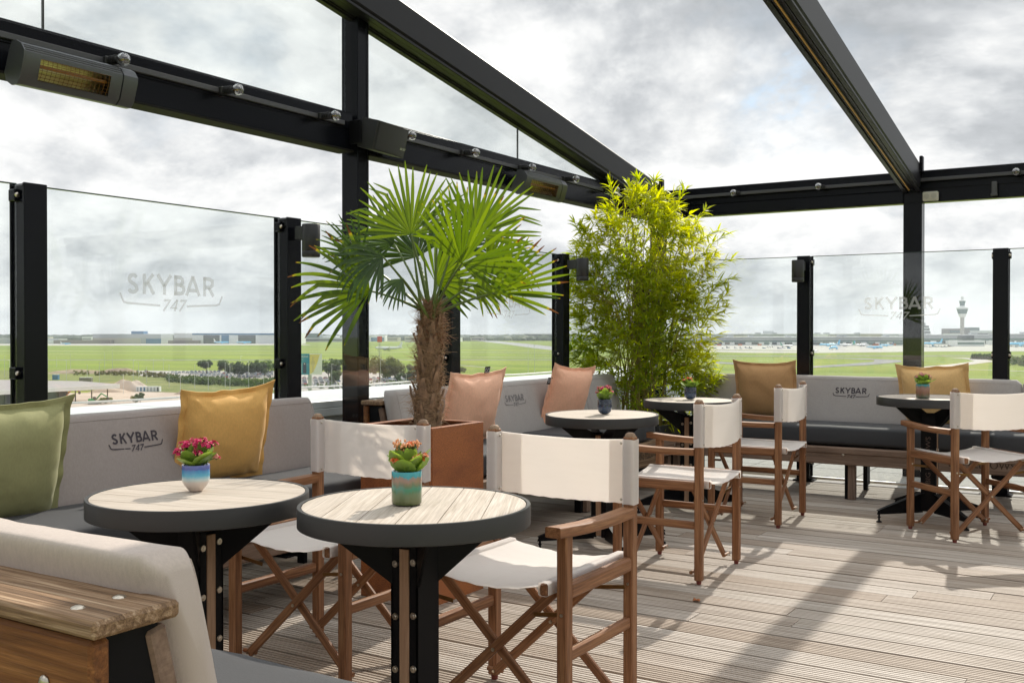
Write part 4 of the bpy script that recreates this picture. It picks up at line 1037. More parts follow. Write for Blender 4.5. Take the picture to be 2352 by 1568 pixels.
# ------------------------------------------------------------------ bamboo in the corner
br = random.Random(23)
bpx, bpy_ = -3.55, 7.70; BB = Vector((bpx, bpy_, 0))
bp_ = thing('bamboo_planter', 'dark square planter in the terrace corner holding the bamboo', 'planter', (bpx, bpy_, 0))
mb = MB()
for (cx_, cy2, sx, sy) in ((0, -.26, .54, .02), (0, .26, .54, .02), (-.26, 0, .02, .5), (.26, 0, .02, .5)): mb.box((cx_, cy2, .23), (sx, sy, .46), None, .003)
mb.build('box', plain('dark_planter', (.03, .032, .035), .5, bump=.2), bp_); mb = MB(); mb.box((0, 0, .40), (.5, .5, .02), None, 0); mb.build('soil', SOIL, bp_)
bam = thing('bamboo', 'tall bright green bamboo clump with yellow tips in the terrace corner', 'bamboo', (bpx, bpy_, .41))
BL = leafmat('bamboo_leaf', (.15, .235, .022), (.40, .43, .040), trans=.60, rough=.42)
CANE = plain('bamboo_cane', (.32, .25, .06), .4, var=.35, vscale=3)
def env_w(z):      # half width of the clump (across the view) at height z above the deck
    P = [(.5, .25), (.8, .44), (1.1, .58), (1.5, .64), (1.8, .60), (2.05, .52), (2.25, .38), (2.38, .22), (2.46, .05)]
    for (z0, w0), (z1, w1) in zip(P, P[1:]):
        if z <= z1: f_ = (z - z0) / (z1 - z0); return w0 + (w1 - w0) * f_
    return .03
def env_c(z): return -.02 + (.0 if z < 1.4 else -.0) + (.08 if z < 1 else .03) - .10 * max(0, z - 1.9)
canes = []
for k in range(34):
    a = br.uniform(0, 6.28); r0 = .18 * math.sqrt(br.random()); base = Vector((r0 * math.cos(a), r0 * math.sin(a), .0))
    H = br.uniform(1.3, 1.9) if k > 4 else br.uniform(1.8, 1.93); top_z = H + .41; lean = Vector((rt * br.uniform(-1, 1) * env_w(min(top_z, 2.1)) * .85 + fw * br.uniform(-.3, .35))); lean.z = 0
    pts = [base + lean * (f_ ** 1.7) + upv * H * (f_ - .04 * f_ ** 4) for f_ in [i / 12 for i in range(13)]]
    canes.append(pts); mb = MB(); mb.tube(pts, [.0062 - .0045 * i / 12 for i in range(13)], 6, False)
    for i in range(1, 12): mb.tube([pts[i] - upv * .002, pts[i] + upv * .002], .0076 - .0045 * i / 12, 6, False)
    mb.build('cane', CANE, bam, recalc=False, ang=180)
L = LM(); tw = MB()
def bleaf(base, d, ln, tone):
    sdv = d.cross(upv + Vector((br.uniform(-.6, .6), br.uniform(-.6, .6), 0)))
    if sdv.length < .05: sdv = Vector((1, 0, 0))
    sdv.normalize(); dd_ = d.copy(); p = base.copy(); pts = []
    for i in range(5): pts.append(p.copy()); dd_ = (dd_ - upv * .16).normalized(); p = p + dd_ * ln / 4
    wd = ln * br.uniform(.12, .17); L.strip(pts, [wd * .25, wd, wd * .85, wd * .5, .0006], sdv, tone, .5, .25)
def cluster(P, outd, tone, n=5, sc_=1.0):
    for i in range(n):
        d = (outd + Vector((br.uniform(-.9, .9), br.uniform(-.9, .9), br.uniform(-.55, .6)))).normalized(); bleaf(P + d * .004, d, br.uniform(.060, .125) * sc_, min(1, max(0, tone + br.uniform(-.3, .3))))
cnt = 0
while cnt < 3500:
    z = br.uniform(.55, 2.46); w_ = env_w(z)
    if br.random() > (w_ / .66) ** .8: continue
    if z < .85 and br.random() < .45: continue
    a = br.uniform(0, 6.28); rr = math.sqrt(br.random()); q = (rr ** .8) 
    lump = 1 + .30 * mnoise.noise(Vector((a * 1.3, z * 3.2, 3.0))) + .22 * mnoise.noise(Vector((a * 4, z * 9, 8.0)))
    P = BB * 0 + rt * (env_c(z) + math.cos(a) * q * w_ * lump) + fw * (math.sin(a) * q * min(.42, w_) * .8 * lump); P.z = z - .41 - .10
    gapn = mnoise.noise(P * 3.3 + Vector((5, 5, 5)))
    if gapn < -.16 and br.random() < .85: continue
    outd = Vector((P.x, P.y, 0)); outd = (outd.normalized() * .8 + upv * br.uniform(-.1, .7)) if outd.length > .02 else upv
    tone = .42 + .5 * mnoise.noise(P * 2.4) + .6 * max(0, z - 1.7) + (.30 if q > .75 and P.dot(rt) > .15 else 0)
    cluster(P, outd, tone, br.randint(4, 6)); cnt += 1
    if cnt % 3 == 0:
        ca = min(canes, key=lambda c_: min((c_[i] - P).length for i in (3, 5, 7, 9, 11))); cp = min(ca, key=lambda v: (v - P + upv * .1).length)
        tw.tube([cp, cp.lerp(P, .5) + upv * .02, P], [.0018, .0014, .0009], 3, False)
# feathery side shoots that break the outline
for (a_, z_, dx) in ((.15, 2.3, .10), (-.35, 2.28, .02), (.5, 2.2, .10), (-.6, 2.1, .04), (.85, 2.05, .16), (.3, 2.36, .04), (-.1, 2.38, .03), (1.0, 1.88, .22), (1.0, 1.62, .26), (-1, 1.6, .08), (-1, 2.0, .08), (1.0, 1.75, .28), (1.0, 2.0, .22), (1.0, 1.35, .20), (-1.0, 1.9, .10), (-1.0, 1.3, .05), (1.0, .9, .18), (.7, 2.2, .12), (-.7, 2.25, .06), (1, 1.55, .16)):
    w_ = env_w(z_); s0 = rt * (a_ * w_ * .8) + upv * (z_ - .41 - .09); s1 = s0 + rt * (math.copysign(dx, a_)) + upv * br.uniform(.10, .28)
    tw.tube([s0, s0.lerp(s1, .5) + upv * .03, s1], [.0022, .0015, .0008], 4, False)
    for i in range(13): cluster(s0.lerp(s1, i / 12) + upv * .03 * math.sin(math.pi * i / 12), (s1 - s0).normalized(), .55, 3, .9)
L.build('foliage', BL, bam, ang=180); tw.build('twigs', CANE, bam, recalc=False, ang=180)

# ------------------------------------------------------------------ potted kalanchoes on the tables
KAL = leafmat('kalanchoe_leaf', (.12, .20, .040), (.20, .30, .055), trans=.34, rough=.35); STEM = plain('flower_stem', (.08, .14, .03), .6)
def kleaf(L, base, d, ln, wd, tone, kr):
    m_, w_ = 9, 6; sdv = d.cross(upv)
    if sdv.length < .1: sdv = Vector((kr.uniform(-1, 1), kr.uniform(-1, 1), 0))
    sdv.normalize(); dd_ = d.copy(); p = base.copy(); b = len(L.v)
    for i in range(m_ + 1):
        t_ = i / m_; hw = wd / 2 * max(.05, (math.sin(math.pi * min(1, t_ ** .8 * .96 + .03))) ** .6) * (1 + .06 * math.cos(t_ * 34)) ; up = sdv.cross(dd_) 
        for j in range(w_ + 1):
            q = 2 * j / w_ - 1; L.v.append(p + sdv * q * hw + up * (abs(q) ** 1.6) * hw * .12); L.g.append(L.v[-1]); L.lf.append((0, tone, .5))
        dd_ = (dd_ + upv * .015).normalized(); p = p + dd_ * ln / m_
    for i in range(m_):
        for j in range(w_): L.f.append((b + i * (w_ + 1) + j, b + i * (w_ + 1) + j + 1, b + (i + 1) * (w_ + 1) + j + 1, b + (i + 1) * (w_ + 1) + j)); L.mi.append(0)
def glaze(name, stops, rough=.15, speck=None, streak=0):
    m, t = newmat(name); tcn = t.node('ShaderNodeTexCoord').outputs['Generated']; s_ = t.node('ShaderNodeSeparateXYZ', {0: tcn}); g = t.node('ShaderNodeTexCoord').outputs['Object']
    nz = t.noise(t.node('ShaderNodeMapping', {'Vector': g, 'Scale': (90, 90, 14 if streak else 60)}).outputs[0], 1, 4, .6)
    f_ = t.math('ADD', s_.outputs[2], t.math('MULTIPLY', t.math('SUBTRACT', nz, .5), .28 if streak else .10))
    c = t.ramp(f_, stops)
    if speck: c = t.mix(t.ramp(t.noise(g, 700, 2), [(.56, 0.0), (.62, 1.0)]), c, c4(speck))
    out(t, t.node('ShaderNodeBsdfPrincipled', {'Base Color': c, 'Roughness': rough, 'Coat Weight': .4, 'Coat Roughness': .08})); return m
GL = {
 'blue': glaze('blue_white_glaze', [(.0, (.62, .52, .45)), (.34, (.62, .55, .50)), (.46, (.45, .60, .62)), (.60, (.12, .42, .58)), (.78, (.06, .25, .50)), (.86, (.075, .10, .36)), (1, (.13, .16, .42))]),
 'green': glaze('green_teal_glass', [(.0, (.06, .09, .02)), (.12, (.11, .13, .05)), (.34, (.12, .18, .09)), (.5, (.07, .25, .19)), (.6, (.15, .19, .13)), (.72, (.30, .20, .15)), (.80, (.28, .20, .16)), (.86, (.04, .30, .34)), (1, (.05, .35, .42))], .08, None, 1),
 'navy': glaze('navy_glaze', [(.0, (.03, .05, .09)), (.45, (.03, .055, .11)), (.6, (.006, .009, .02)), (1, (.005, .006, .012))], .1, (.10, .14, .22)),
 'rust': glaze('rust_teal_glaze', [(.0, (.06, .10, .07)), (.15, (.09, .09, .06)), (.4, (.20, .09, .05)), (.7, (.26, .13, .085)), (.82, (.16, .12, .09)), (.9, (.04, .22, .22)), (1, (.03, .26, .27))], .2, None, 1)}
def pot(label, x, y, z, kind, prof, fcol, fcol2, fspots, seed, hleaf=.07, big=0):
    kr = random.Random(seed); t_ = thing('potted_plant', label, 'potted plant', (x, y, z), kr.uniform(0, 1), 'small pots of flowers on the tables')
    hh = prof[-1][1]; mb = MB(); inner = [(max(r_ - .004, .001), zz2) for r_, zz2 in prof[::-1] if zz2 > hh * .72]
    mb.lathe([(0, 0)] + prof + inner + [(0, hh * .74)], (0, 0, 0), 40); mb.build('pot', GL[kind], t_, ang=50)
    rp = prof[-1][0]; mb = MB(); mb.lathe([(0, hh * .88), (rp - .005, hh * .86)], (0, 0, 0), 20); mb.build('soil', SOIL, t_, recalc=False)
    L = LM(); n = 15
    for k in range(n):
        a = k * 2.4 + kr.uniform(-.3, .3); el = R(kr.uniform(25, 55)) if k < 8 else R(kr.uniform(55, 80)); d = Vector((math.cos(a) * math.cos(el), math.sin(a) * math.cos(el), math.sin(el)))
        kleaf(L, Vector((math.cos(a) * rp * .35, math.sin(a) * rp * .35, hh * .92)), d, kr.uniform(.056, .078) * (1 + .06 * big), kr.uniform(.052, .068), kr.random(), kr)
    L.build('foliage', KAL, t_, ang=180)
    f1 = plain('flower_' + label.split()[0] + str(seed), fcol, .6, var=.35, vscale=90) ; f2 = plain('bud_' + label.split()[0] + str(seed), fcol2, .6, var=.25, vscale=90)
    for (fx_, fz_, fd, rr, nb, op) in fspots:
        c_ = rt * fx_ - fw * fd + upv * (hh + fz_ - .006); inv = Matrix.Rotation(-t_.rotation_euler[2], 4, 'Z'); c_ = inv @ c_
        st = MB(); base = Vector((c_.x * .25, c_.y * .25, hh * .9)); st.tube([base, base.lerp(c_, .5) + Vector((0, 0, .006)), c_], .0016, 5)
        mbf = MB(); mbb = MB()
        rr *= 1.25
        for k in range(int(nb * 1.5)):
            q = Vector((kr.gauss(0, 1), kr.gauss(0, 1), kr.gauss(0, .55))).normalized() * rr * kr.uniform(.45, 1); q.z = q.z * .6 + .003; p = c_ + q
            st.tube([c_ - Vector((0, 0, rr * .5)), p], .0007, 3)
            if kr.random() < op:
                up = (q.normalized() + upv * .9).normalized(); Mq = Matrix.Translation(p) @ up.to_track_quat('Z', 'Y').to_matrix().to_4x4()
                for j in range(8):
                    a = j * math.pi / 4; lay = j % 2; rl = .0074 if lay else .0058
                    mbf.add([(0, 0, 0), (rl * .8 * math.cos(a - .38), rl * .8 * math.sin(a - .38), .001 + .0018 * (1 - lay)), (rl * 1.15 * math.cos(a), rl * 1.15 * math.sin(a), .0005 + .003 * (1 - lay)), (rl * .8 * math.cos(a + .38), rl * .8 * math.sin(a + .38), .001 + .0018 * (1 - lay))], [(0, 1, 2, 3)], None, Mq)
                mbf.sphere((0, 0, .0012), .0018, 4, Mq)
            else: mbb.sphere(tuple(p), kr.uniform(.0022, .0036), 5, None, (1, 1, 1.3))
        fo = st.build('flower_stems', STEM, t_, recalc=False, ang=180)
        if mbf.v: mbf.build('blossom', f1, fo, recalc=False, ang=20)
        if mbb.v: mbb.build('bud', f2, fo, recalc=False, ang=180)
    return t_
cup = [(.020, 0), (.022, .003), (.024, .005), (.033, .016), (.0385, .028), (.040, .040), (.040, .074), (.0395, .076)]
cyl_ = [(.037, 0), (.040, .003), (.0405, .010), (.0405, .086), (.040, .088)]
nav = [(.018, 0), (.026, .003), (.036, .014), (.0395, .028), (.040, .040), (.040, .080), (.039, .082)]
PINK, PINKB, ORG, ORGB = (.62, .015, .12), (.68, .28, .22), (.80, .15, .02), (.76, .36, .17)
def tpt(px, py, z):
    D = (EYE - z) * F / (py - HY); w_ = world_pt(px, D); return w_.x, w_.y
x_, y_ = tpt(449, 1127, .735)
pot('blue and white glazed cup with magenta kalanchoe on the left table', x_, y_, .7365, 'blue', cup, PINK, PINKB, [(-.025, .062, .0, .020, 30, .9), (.012, .070, .01, .022, 34, .85), (.040, .062, .0, .018, 22, .6), (-.045, .042, .01, .015, 18, .7), (.014, .040, .035, .014, 14, .8), (.06, .025, .0, .010, 8, .5)], 3)
x_, y_ = tpt(934, 1158, .742)
pot('green and teal glass pot with small orange kalanchoe on the nearest table', x_, y_, .7435, 'green', cyl_, ORG, ORGB, [(-.012, .072, .0, .020, 30, .12), (.014, .073, .0, .020, 30, .2), (-.024, .036, .03, .012, 12, .5), (.018, .040, .015, .013, 14, .1), (.042, .042, .0, .013, 12, .3)], 5, big=1)
x_, y_ = tpt(1389, 950.5, .742)
pot('navy cup with pink kalanchoe and a drooping leaf in front of the pink pillow', x_, y_, .7435, 'navy', nav, PINK, PINKB, [(-.02, .060, 0, .022, 30, .35), (.015, .066, 0, .022, 30, .5), (-.035, .04, 0, .013, 12, .5), (.03, .045, .01, .015, 14, .5)], 7, big=1)
x_, y_ = tpt(1586, 917, .745)
pot('navy cup with orange kalanchoe on the table beside the bamboo', x_, y_, .7465, 'navy', nav, ORG, ORGB, [(-.01, .062, 0, .018, 22, .5), (-.04, .05, 0, .012, 10, .3), (.01, .04, .03, .011, 8, .8)], 9)
x_, y_ = tpt(2120, 914.5, .785)
pot('rust and teal pot with pale pink kalanchoe in front of the tan pillow', x_, y_, .7865, 'rust', cyl_, (.62, .22, .22), (.50, .22, .17), [(.0, .062, 0, .024, 36, .2), (-.035, .048, 0, .015, 16, .2), (.035, .05, 0, .017, 18, .2)], 12)
# ------------------------------------------------------------------ the airfield 29 m below
GZ = -28.0; GE = EYE - GZ
gr = random.Random(5)
def gd(py): return GE * F / (py - HY)                       # distance at which the ground appears at py
def gp(px, py, dz=0.0): p = world_pt(px, gd(py)); return Vector((p.x, p.y, GZ + dz))
m, t = newmat('airfield_grass'); g = t.node('ShaderNodeNewGeometry').outputs['Position']
n_ = t.noise(t.node('ShaderNodeMapping', {'Vector': g, 'Rotation': (0, 0, -YAW), 'Scale': (.0012, .010, .01)}).outputs[0], 1, 6, .6)
n2_ = t.noise(g, .02, 6, .65); c = t.mix(t.ramp(n_, [(.35, 0.0), (.65, 1.0)]), (.15, .22, .028, 1), (.27, .32, .045, 1))
c = t.mix(t.math('MULTIPLY', t.ramp(n2_, [(.45, 0.0), (.7, 1.0)]), .55), c, (.20, .21, .07, 1))
out(t, t.node('ShaderNodeBsdfPrincipled', {'Base Color': c, 'Roughness': .95, 'Specular IOR Level': .1}))
mb = MB(); mb.add([(5400 * math.cos(i * math.pi / 24), 5400 * math.sin(i * math.pi / 24), GZ) for i in range(48)], [tuple(range(48))])
tag(mb.build('ground', m, recalc=False, smooth=False), kind='structure')
def posmat(name, a, b, sc1=.05, rough=.9):
    m, t = newmat(name); g = t.node('ShaderNodeNewGeometry').outputs['Position']
    out(t, t.node('ShaderNodeBsdfPrincipled', {'Base Color': t.ramp(t.noise(g, sc1, 6, .65), [(.35, a), (.65, b)]), 'Roughness': rough, 'Specular IOR Level': .1})); return m
CONC = posmat('apron_concrete', (.40, .38, .35), (.52, .50, .46)); ASPH = posmat('taxiway_asphalt', (.20, .20, .20), (.30, .30, .29)); RWY = posmat('runway_grey', (.30, .30, .30), (.42, .42, .41))
SAND = posmat('sandy_site', (.42, .33, .27), (.56, .46, .39), .08); DIRT = posmat('dirt', (.26, .19, .14), (.40, .31, .24), .2)
ROUGHG = posmat('rough_grass', (.14, .17, .05), (.24, .24, .09), .08)
def patch(name, pts, mat, dz):
    mb = MB(); mb.add([gp(a, b, dz) for a, b in pts], [tuple(range(len(pts)))]); o = mb.build(name, mat, recalc=False, smooth=False); 
    if o.data.polygons[0].normal.z < 0: o.data.flip_normals()
    return tag(o, kind='structure')
def strip(name, pts, wm, mat, dz):
    P = [gp(a, b, dz) for a, b in pts]; mb = MB(); vs = []
    for i, p in enumerate(P):
        d = (P[min(i + 1, len(P) - 1)] - P[max(i - 1, 0)]).normalized(); n = Vector((-d.y, d.x, 0)); vs += [p + n * wm / 2, p - n * wm / 2]
    mb.add(vs, [(2 * i, 2 * i + 1, 2 * i + 3, 2 * i + 2) for i in range(len(P) - 1)]); o = mb.build(name, mat, recalc=False, smooth=False)
    if o.data.polygons[0].normal.z < 0: o.data.flip_normals()
    return tag(o, kind='structure')
strip('taxiway', [(-900, 826.5), (300, 826.6), (1260, 826.2), (1700, 823)], 21, ASPH, .10)
strip('service_road', [(-900, 806), (640, 806.4), (1300, 810)], 12, CONC, .10)
strip('service_road', [(-900, 812.0), (250, 813), (900, 812)], 6, CONC, .12)
strip('apron_edge', [(-700, 791.5), (400, 791.2), (700, 790.2)], 330, CONC, .10)
strip('runway', [(1010, 777.5), (1085, 779.8), (1180, 789), (1265, 799.5), (1330, 806)], 60, RWY, .14)
strip('service_road', [(1040, 818.5), (1300, 822)], 7, CONC, .12)
patch('apron', [(1480, 790), (2700, 788), (2700, 806), (2160, 807), (1880, 810.5), (1720, 810.2), (1600, 807), (1480, 801)], CONC, .10)
strip('apron_grass', [(1470, 803.2), (1700, 804.2), (1870, 806)], 48, ROUGHG, .22)
strip('taxiway', [(1480, 819), (1700, 817.6), (2120, 817.0), (2700, 815.5)], 26, ASPH, .16)
strip('taxiway', [(1480, 833), (1620, 831), (1740, 838), (1850, 844), (1960, 838), (2040, 831), (2038, 827), (1960, 823.5), (1850, 821)], 26, ASPH, .20)
strip('taxiway', [(2110, 846), (2200, 838), (2262, 830), (2240, 824.5), (2200, 822)], 18, CONC, .20)
strip('service_road', [(2110, 851), (2240, 849), (2420, 855)], 8, CONC, .2)
strip('access_road', [(1040, 838), (1130, 845)], 4, CONC, .2)
patch('construction_site', [(-200, 905), (210, 902), (300, 899), (440, 903), (470, 940), (300, 975), (-200, 985)], SAND, .12)
patch('car_park_surface', [(270, 851), (460, 851.5), (640, 852), (960, 858), (990, 880), (640, 905), (620, 870), (420, 869), (300, 862)], posmat('car_park_gravel', (.34, .31, .28), (.46, .43, .40), .2), .12)
patch('scrub_ground', [(-200, 850), (260, 850), (290, 858), (430, 866), (620, 872), (640, 905), (440, 902), (260, 898), (-200, 900)], ROUGHG, .08)
# helpers for small far things
def fbox(mb, p, L, W_, H, ang=0.0, z0=0.0, bev=0.0):
    mb.box((0, 0, z0 + H / 2), (L, W_, H), Matrix.Translation(p) @ rotm('Z', ang), bev); return mb
VA = math.degrees(YAW)
def mat1(n, c, r=.7, **k): return plain(n, c, r, **k)
WALLG = mat1('hangar_cladding', (.42, .44, .46)); WALLB = mat1('beige_cladding', (.50, .47, .40)); BLU = mat1('blue_cladding', (.04, .16, .32)); DRK = mat1('dark_glazing', (.05, .06, .07), .3); WHT = mat1('white_cladding', (.78, .79, .79)); BRN = mat1('brown_cladding', (.20, .17, .15)); GRN = mat1('green_tinted_glazing', (.12, .18, .18), .25); ORNG = mat1('orange_panels', (.55, .16, .07))
def building(label, px0, px1, pyb, h, depth, parts, cat='building', name='airport_building', ang=0):
    pm_ = (px0 + px1) / 2; D = gd(pyb); c_ = world_pt(pm_, D, GZ); wd = (px1 - px0) / F * D
    t_ = thing(name, label, cat, tuple(c_), YAW + R(ang))
    for (nm, mt, x0, x1, z0, z1, d0, d1) in parts:   # fractions of width, metres of height, metres of depth
        mb = MB(); mb.box(((x0 + x1) / 2 * wd - wd / 2, (d0 + d1) / 2, (z0 + z1) / 2), ((x1 - x0) * wd, d1 - d0, z1 - z0), None, 0); mb.build(nm, mt, t_, smooth=False)
    return t_
building('long grey hangar with a pale lower wall and blue end doors on the left horizon', 213, 370, 789, 25, 90, [('hall', WALLG, 0, 1, 0, 24, 0, 90), ('lower_wall', WALLB, .0, .70, 0, 14, -2, 0), ('door', BLU, .78, 1.0, 0, 12, -1, 0), ('annex', BRN, -.5, .32, 0, 9, -28, -3), ('roof_house', BLU, .52, .70, 24, 31, 20, 50)], 'hangar', 'hangar')
building('wide pale hangar with a blue roof band and dark door openings behind the parked planes', 399, 684, 789, 28, 100, [('hall', WHT, 0, 1, 0, 26, 0, 100), ('roof_band', BLU, .15, 1.0, 22, 25.5, -1.5, 0), ('door_opening', DRK, .24, .37, 0, 21, -.8, 0), ('door_opening', BLU, .385, .445, 0, 21, -.8, 0), ('door_opening', DRK, .52, .66, 0, 21, -.8, 0), ('side_wall', WALLB, 0, .15, 0, 14, -1, 0), ('low_sheds', BRN, -.02, .22, 0, 8, -24, -2)], 'hangar', 'hangar')
building('glass topped grey terminal block right of the wide hangar', 687, 790, 785, 26, 60, [('lower_hall', WALLG, 0, 1, 0, 12, 0, 60), ('glass_box', GRN, 0, .45, 12, 25, 4, 40), ('facade_glazing', DRK, .05, .95, 3, 8, -.5, 0)])
building('pale blue hangar behind the palm trunk on the horizon', 839, 884, 784, 20, 60, [('hall', WHT, 0, 1, 0, 19, 0, 60), ('door', BLU, .3, .95, 0, 12, -1, 0)], 'hangar', 'hangar')
building('low grey cargo shed at the far left horizon', -140, 140, 789, 16, 60, [('hall', WALLG, 0, .98, 0, 12, 0, 50), ('annex', WHT, .85, 1.22, 0, 9, -20, 0)], 'building')
building('long dark freight building with red trucks on the horizon left of the bamboo', 1205, 1330, 779, 18, 40, [('hall', DRK, 0, 1, 4, 20, 0, 40), ('dock_doors', ORNG, .3, 1, 0, 4, -1, 0), ('roof', WHT, -.02, 1.02, 20, 22, -1, 41)])
building('small white sheds on the horizon behind the second glass logo', 1130, 1170, 780, 14, 30, [('hall', WHT, 0, 1, 0, 13, 0, 40)])
# terminal piers, right of the bamboo
def pier(label, px0, px1, pyb, h, seed):
    q = random.Random(seed); pts = [('lower_floor', WHT, 0, 1, 0, h * .42, 0, 40), ('upper_floor', WALLG, 0, 1, h * .62, h, 2, 38), ('window_band', GRN, 0, 1, h * .42, h * .62, 1, 39), ('roof_edge', WHT, -.005, 1.005, h, h + 1.2, -1, 41)]
    x = 0
    while x < .95:
        w2 = q.uniform(.05, .12); mt = q.choice([DRK, DRK, GRN, BRN]); pts.append(('window_wall', mt, x + .01, min(.99, x + w2), 2, h * .40, -.6, 0)); x += w2 + q.uniform(.01, .06)
    for k in range(3): x = q.uniform(.05, .9); pts.append(('roof_plant', WALLG, x, x + .04, h + 1.2, h + 5, 8, 24))
    return building(label, px0, px1, pyb, h, 40, pts)
pier('long low airport pier with grey and dark window walls right of the bamboo', 1585, 1850, 793, 17, 1)
pier('long low airport pier behind the taxiing blue plane', 1858, 2080, 793.5, 18, 2)
pier('upper row of terminal roofs behind the left pier', 1560, 1830, 784, 22, 3)
pier('upper row of terminal roofs behind the right pier', 1840, 2120, 784, 22, 4)
pier('airport pier with white roofs right of the pergola post', 2080, 2300, 791, 22, 5)
pier('airport pier at the right edge behind the glass post', 2290, 2480, 792, 24, 6)
building('terraced office block with white floor bands right of the pergola post', 2108, 2142, 782, 55, 30, [('floor_band', WHT if k % 2 == 0 else DRK, .0 + .02 * k, 1 - .02 * k, k * 5, k * 5 + 5, k, 40 - k) for k in range(10)] + [('roof_house', WALLG, .25, .6, 50, 60, 10, 25)])
building('dark grey flat topped terminal building under the control tower', 2176, 2228, 781, 40, 50, [('hall', BRN, 0, 1, 0, 41, 0, 50), ('glass_strip', GRN, .1, .7, 26, 34, -.5, 0)])
building('white stepped terminal building right of the control tower', 2226, 2282, 781, 40, 50, [('hall', WHT, 0, 1, 0, 34, 0, 50), ('upper_block', GRN, .0, .45, 34, 45, 5, 40), ('window_band', DRK, .05, .95, 20, 25, -.5, 0)])
building('pavilion with a dark glass front below the control tower', 2198, 2262, 795, 16, 40, [('hall', WHT, 0, 1, 0, 12, 0, 40), ('glass_front', DRK, .25, .65, 10, 22, 4, 30), ('window_band', GRN, .03, .97, 4, 8, -.5, 0)])
building('pale apartment block on the horizon above the piers', 1755, 1777, 775, 33, 25, [('hall', WALLG, 0, 1, 0, 34, 0, 25)])
# control tower
D = gd(789); c_ = world_pt(2210, D, GZ)
ct = thing('control_tower', 'tall pale airport control tower with a flared glass head seen through the far glass', 'control tower', tuple(c_)); ct.scale = (.56, .56, 1)
mb = MB(); mb.lathe([(9, 0), (8.5, 35), (8.5, 62), (10, 66)], (0, 0, 0), 20); mb.build('shaft', mat1('tower_concrete', (.42, .40, .37)), ct)
mb = MB(); mb.lathe([(8, 64), (14, 68), (17, 73), (17.5, 74)], (0, 0, 0), 12); mb.lathe([(24.5, 86), (24.8, 90), (21, 91.5), (12, 92), (12, 94), (0, 94)], (0, 0, 0), 12); mb.build('head_decks', WHT, ct)
mb = MB(); mb.lathe([(17.5, 74), (24.5, 86)], (0, 0, 0), 12); mb.lathe([(17.0, 75.5), (17.1, 76)], (0, 0, 0), 12); mb.build('head_glazing', GRN, ct, recalc=False)
mb = MB(); mb.lathe([(9.5, 94), (10, 97), (13.0, 104), (13.5, 106), (8, 108), (0, 108)], (0, 0, 0), 12); mb.build('cab', GRN, ct)
mb = MB(); mb.lathe([(13.8, 105.5), (13.8, 107), (9, 108.5), (6, 110), (6, 111), (0, 111)], (0, 0, 0), 12); mb.sphere((0, 0, 114), 6.5, 10, None, (1, 1, .58)); mb.build('radome', WHT, ct)
ms = thing('radar_mast', 'thin lattice radar mast with a red top on the grass beside the palm', 'mast', tuple(gp(872, 831)))
D = gd(831); mb = MB(); hm = (831 - 771) / F * D
for sx in (-1, 1):
    for sy in (-1, 1): mb.bar((sx * 1.2, sy * 1.2, 0), (sx * .8, sy * .8, hm * .75), .25, .25, bev=0)
for k in range(8): z = hm * .75 * k / 8; mb.bar((-1.2, 1.0, z), (1.2, -1.0, z + 2.5), .15, .15, bev=0); mb.bar((1.2, 1, z), (-1.2, -1.0, z + 2.5), .15, .15, bev=0)
mb.build('lattice', mat1('mast_grey', (.45, .46, .47)), ms)
mb = MB(); mb.box((0, 0, hm * .87), (3.4, 3.4, hm * .22), None, .1); mb.build('red_top', mat1('mast_red', (.55, .05, .04)), ms)
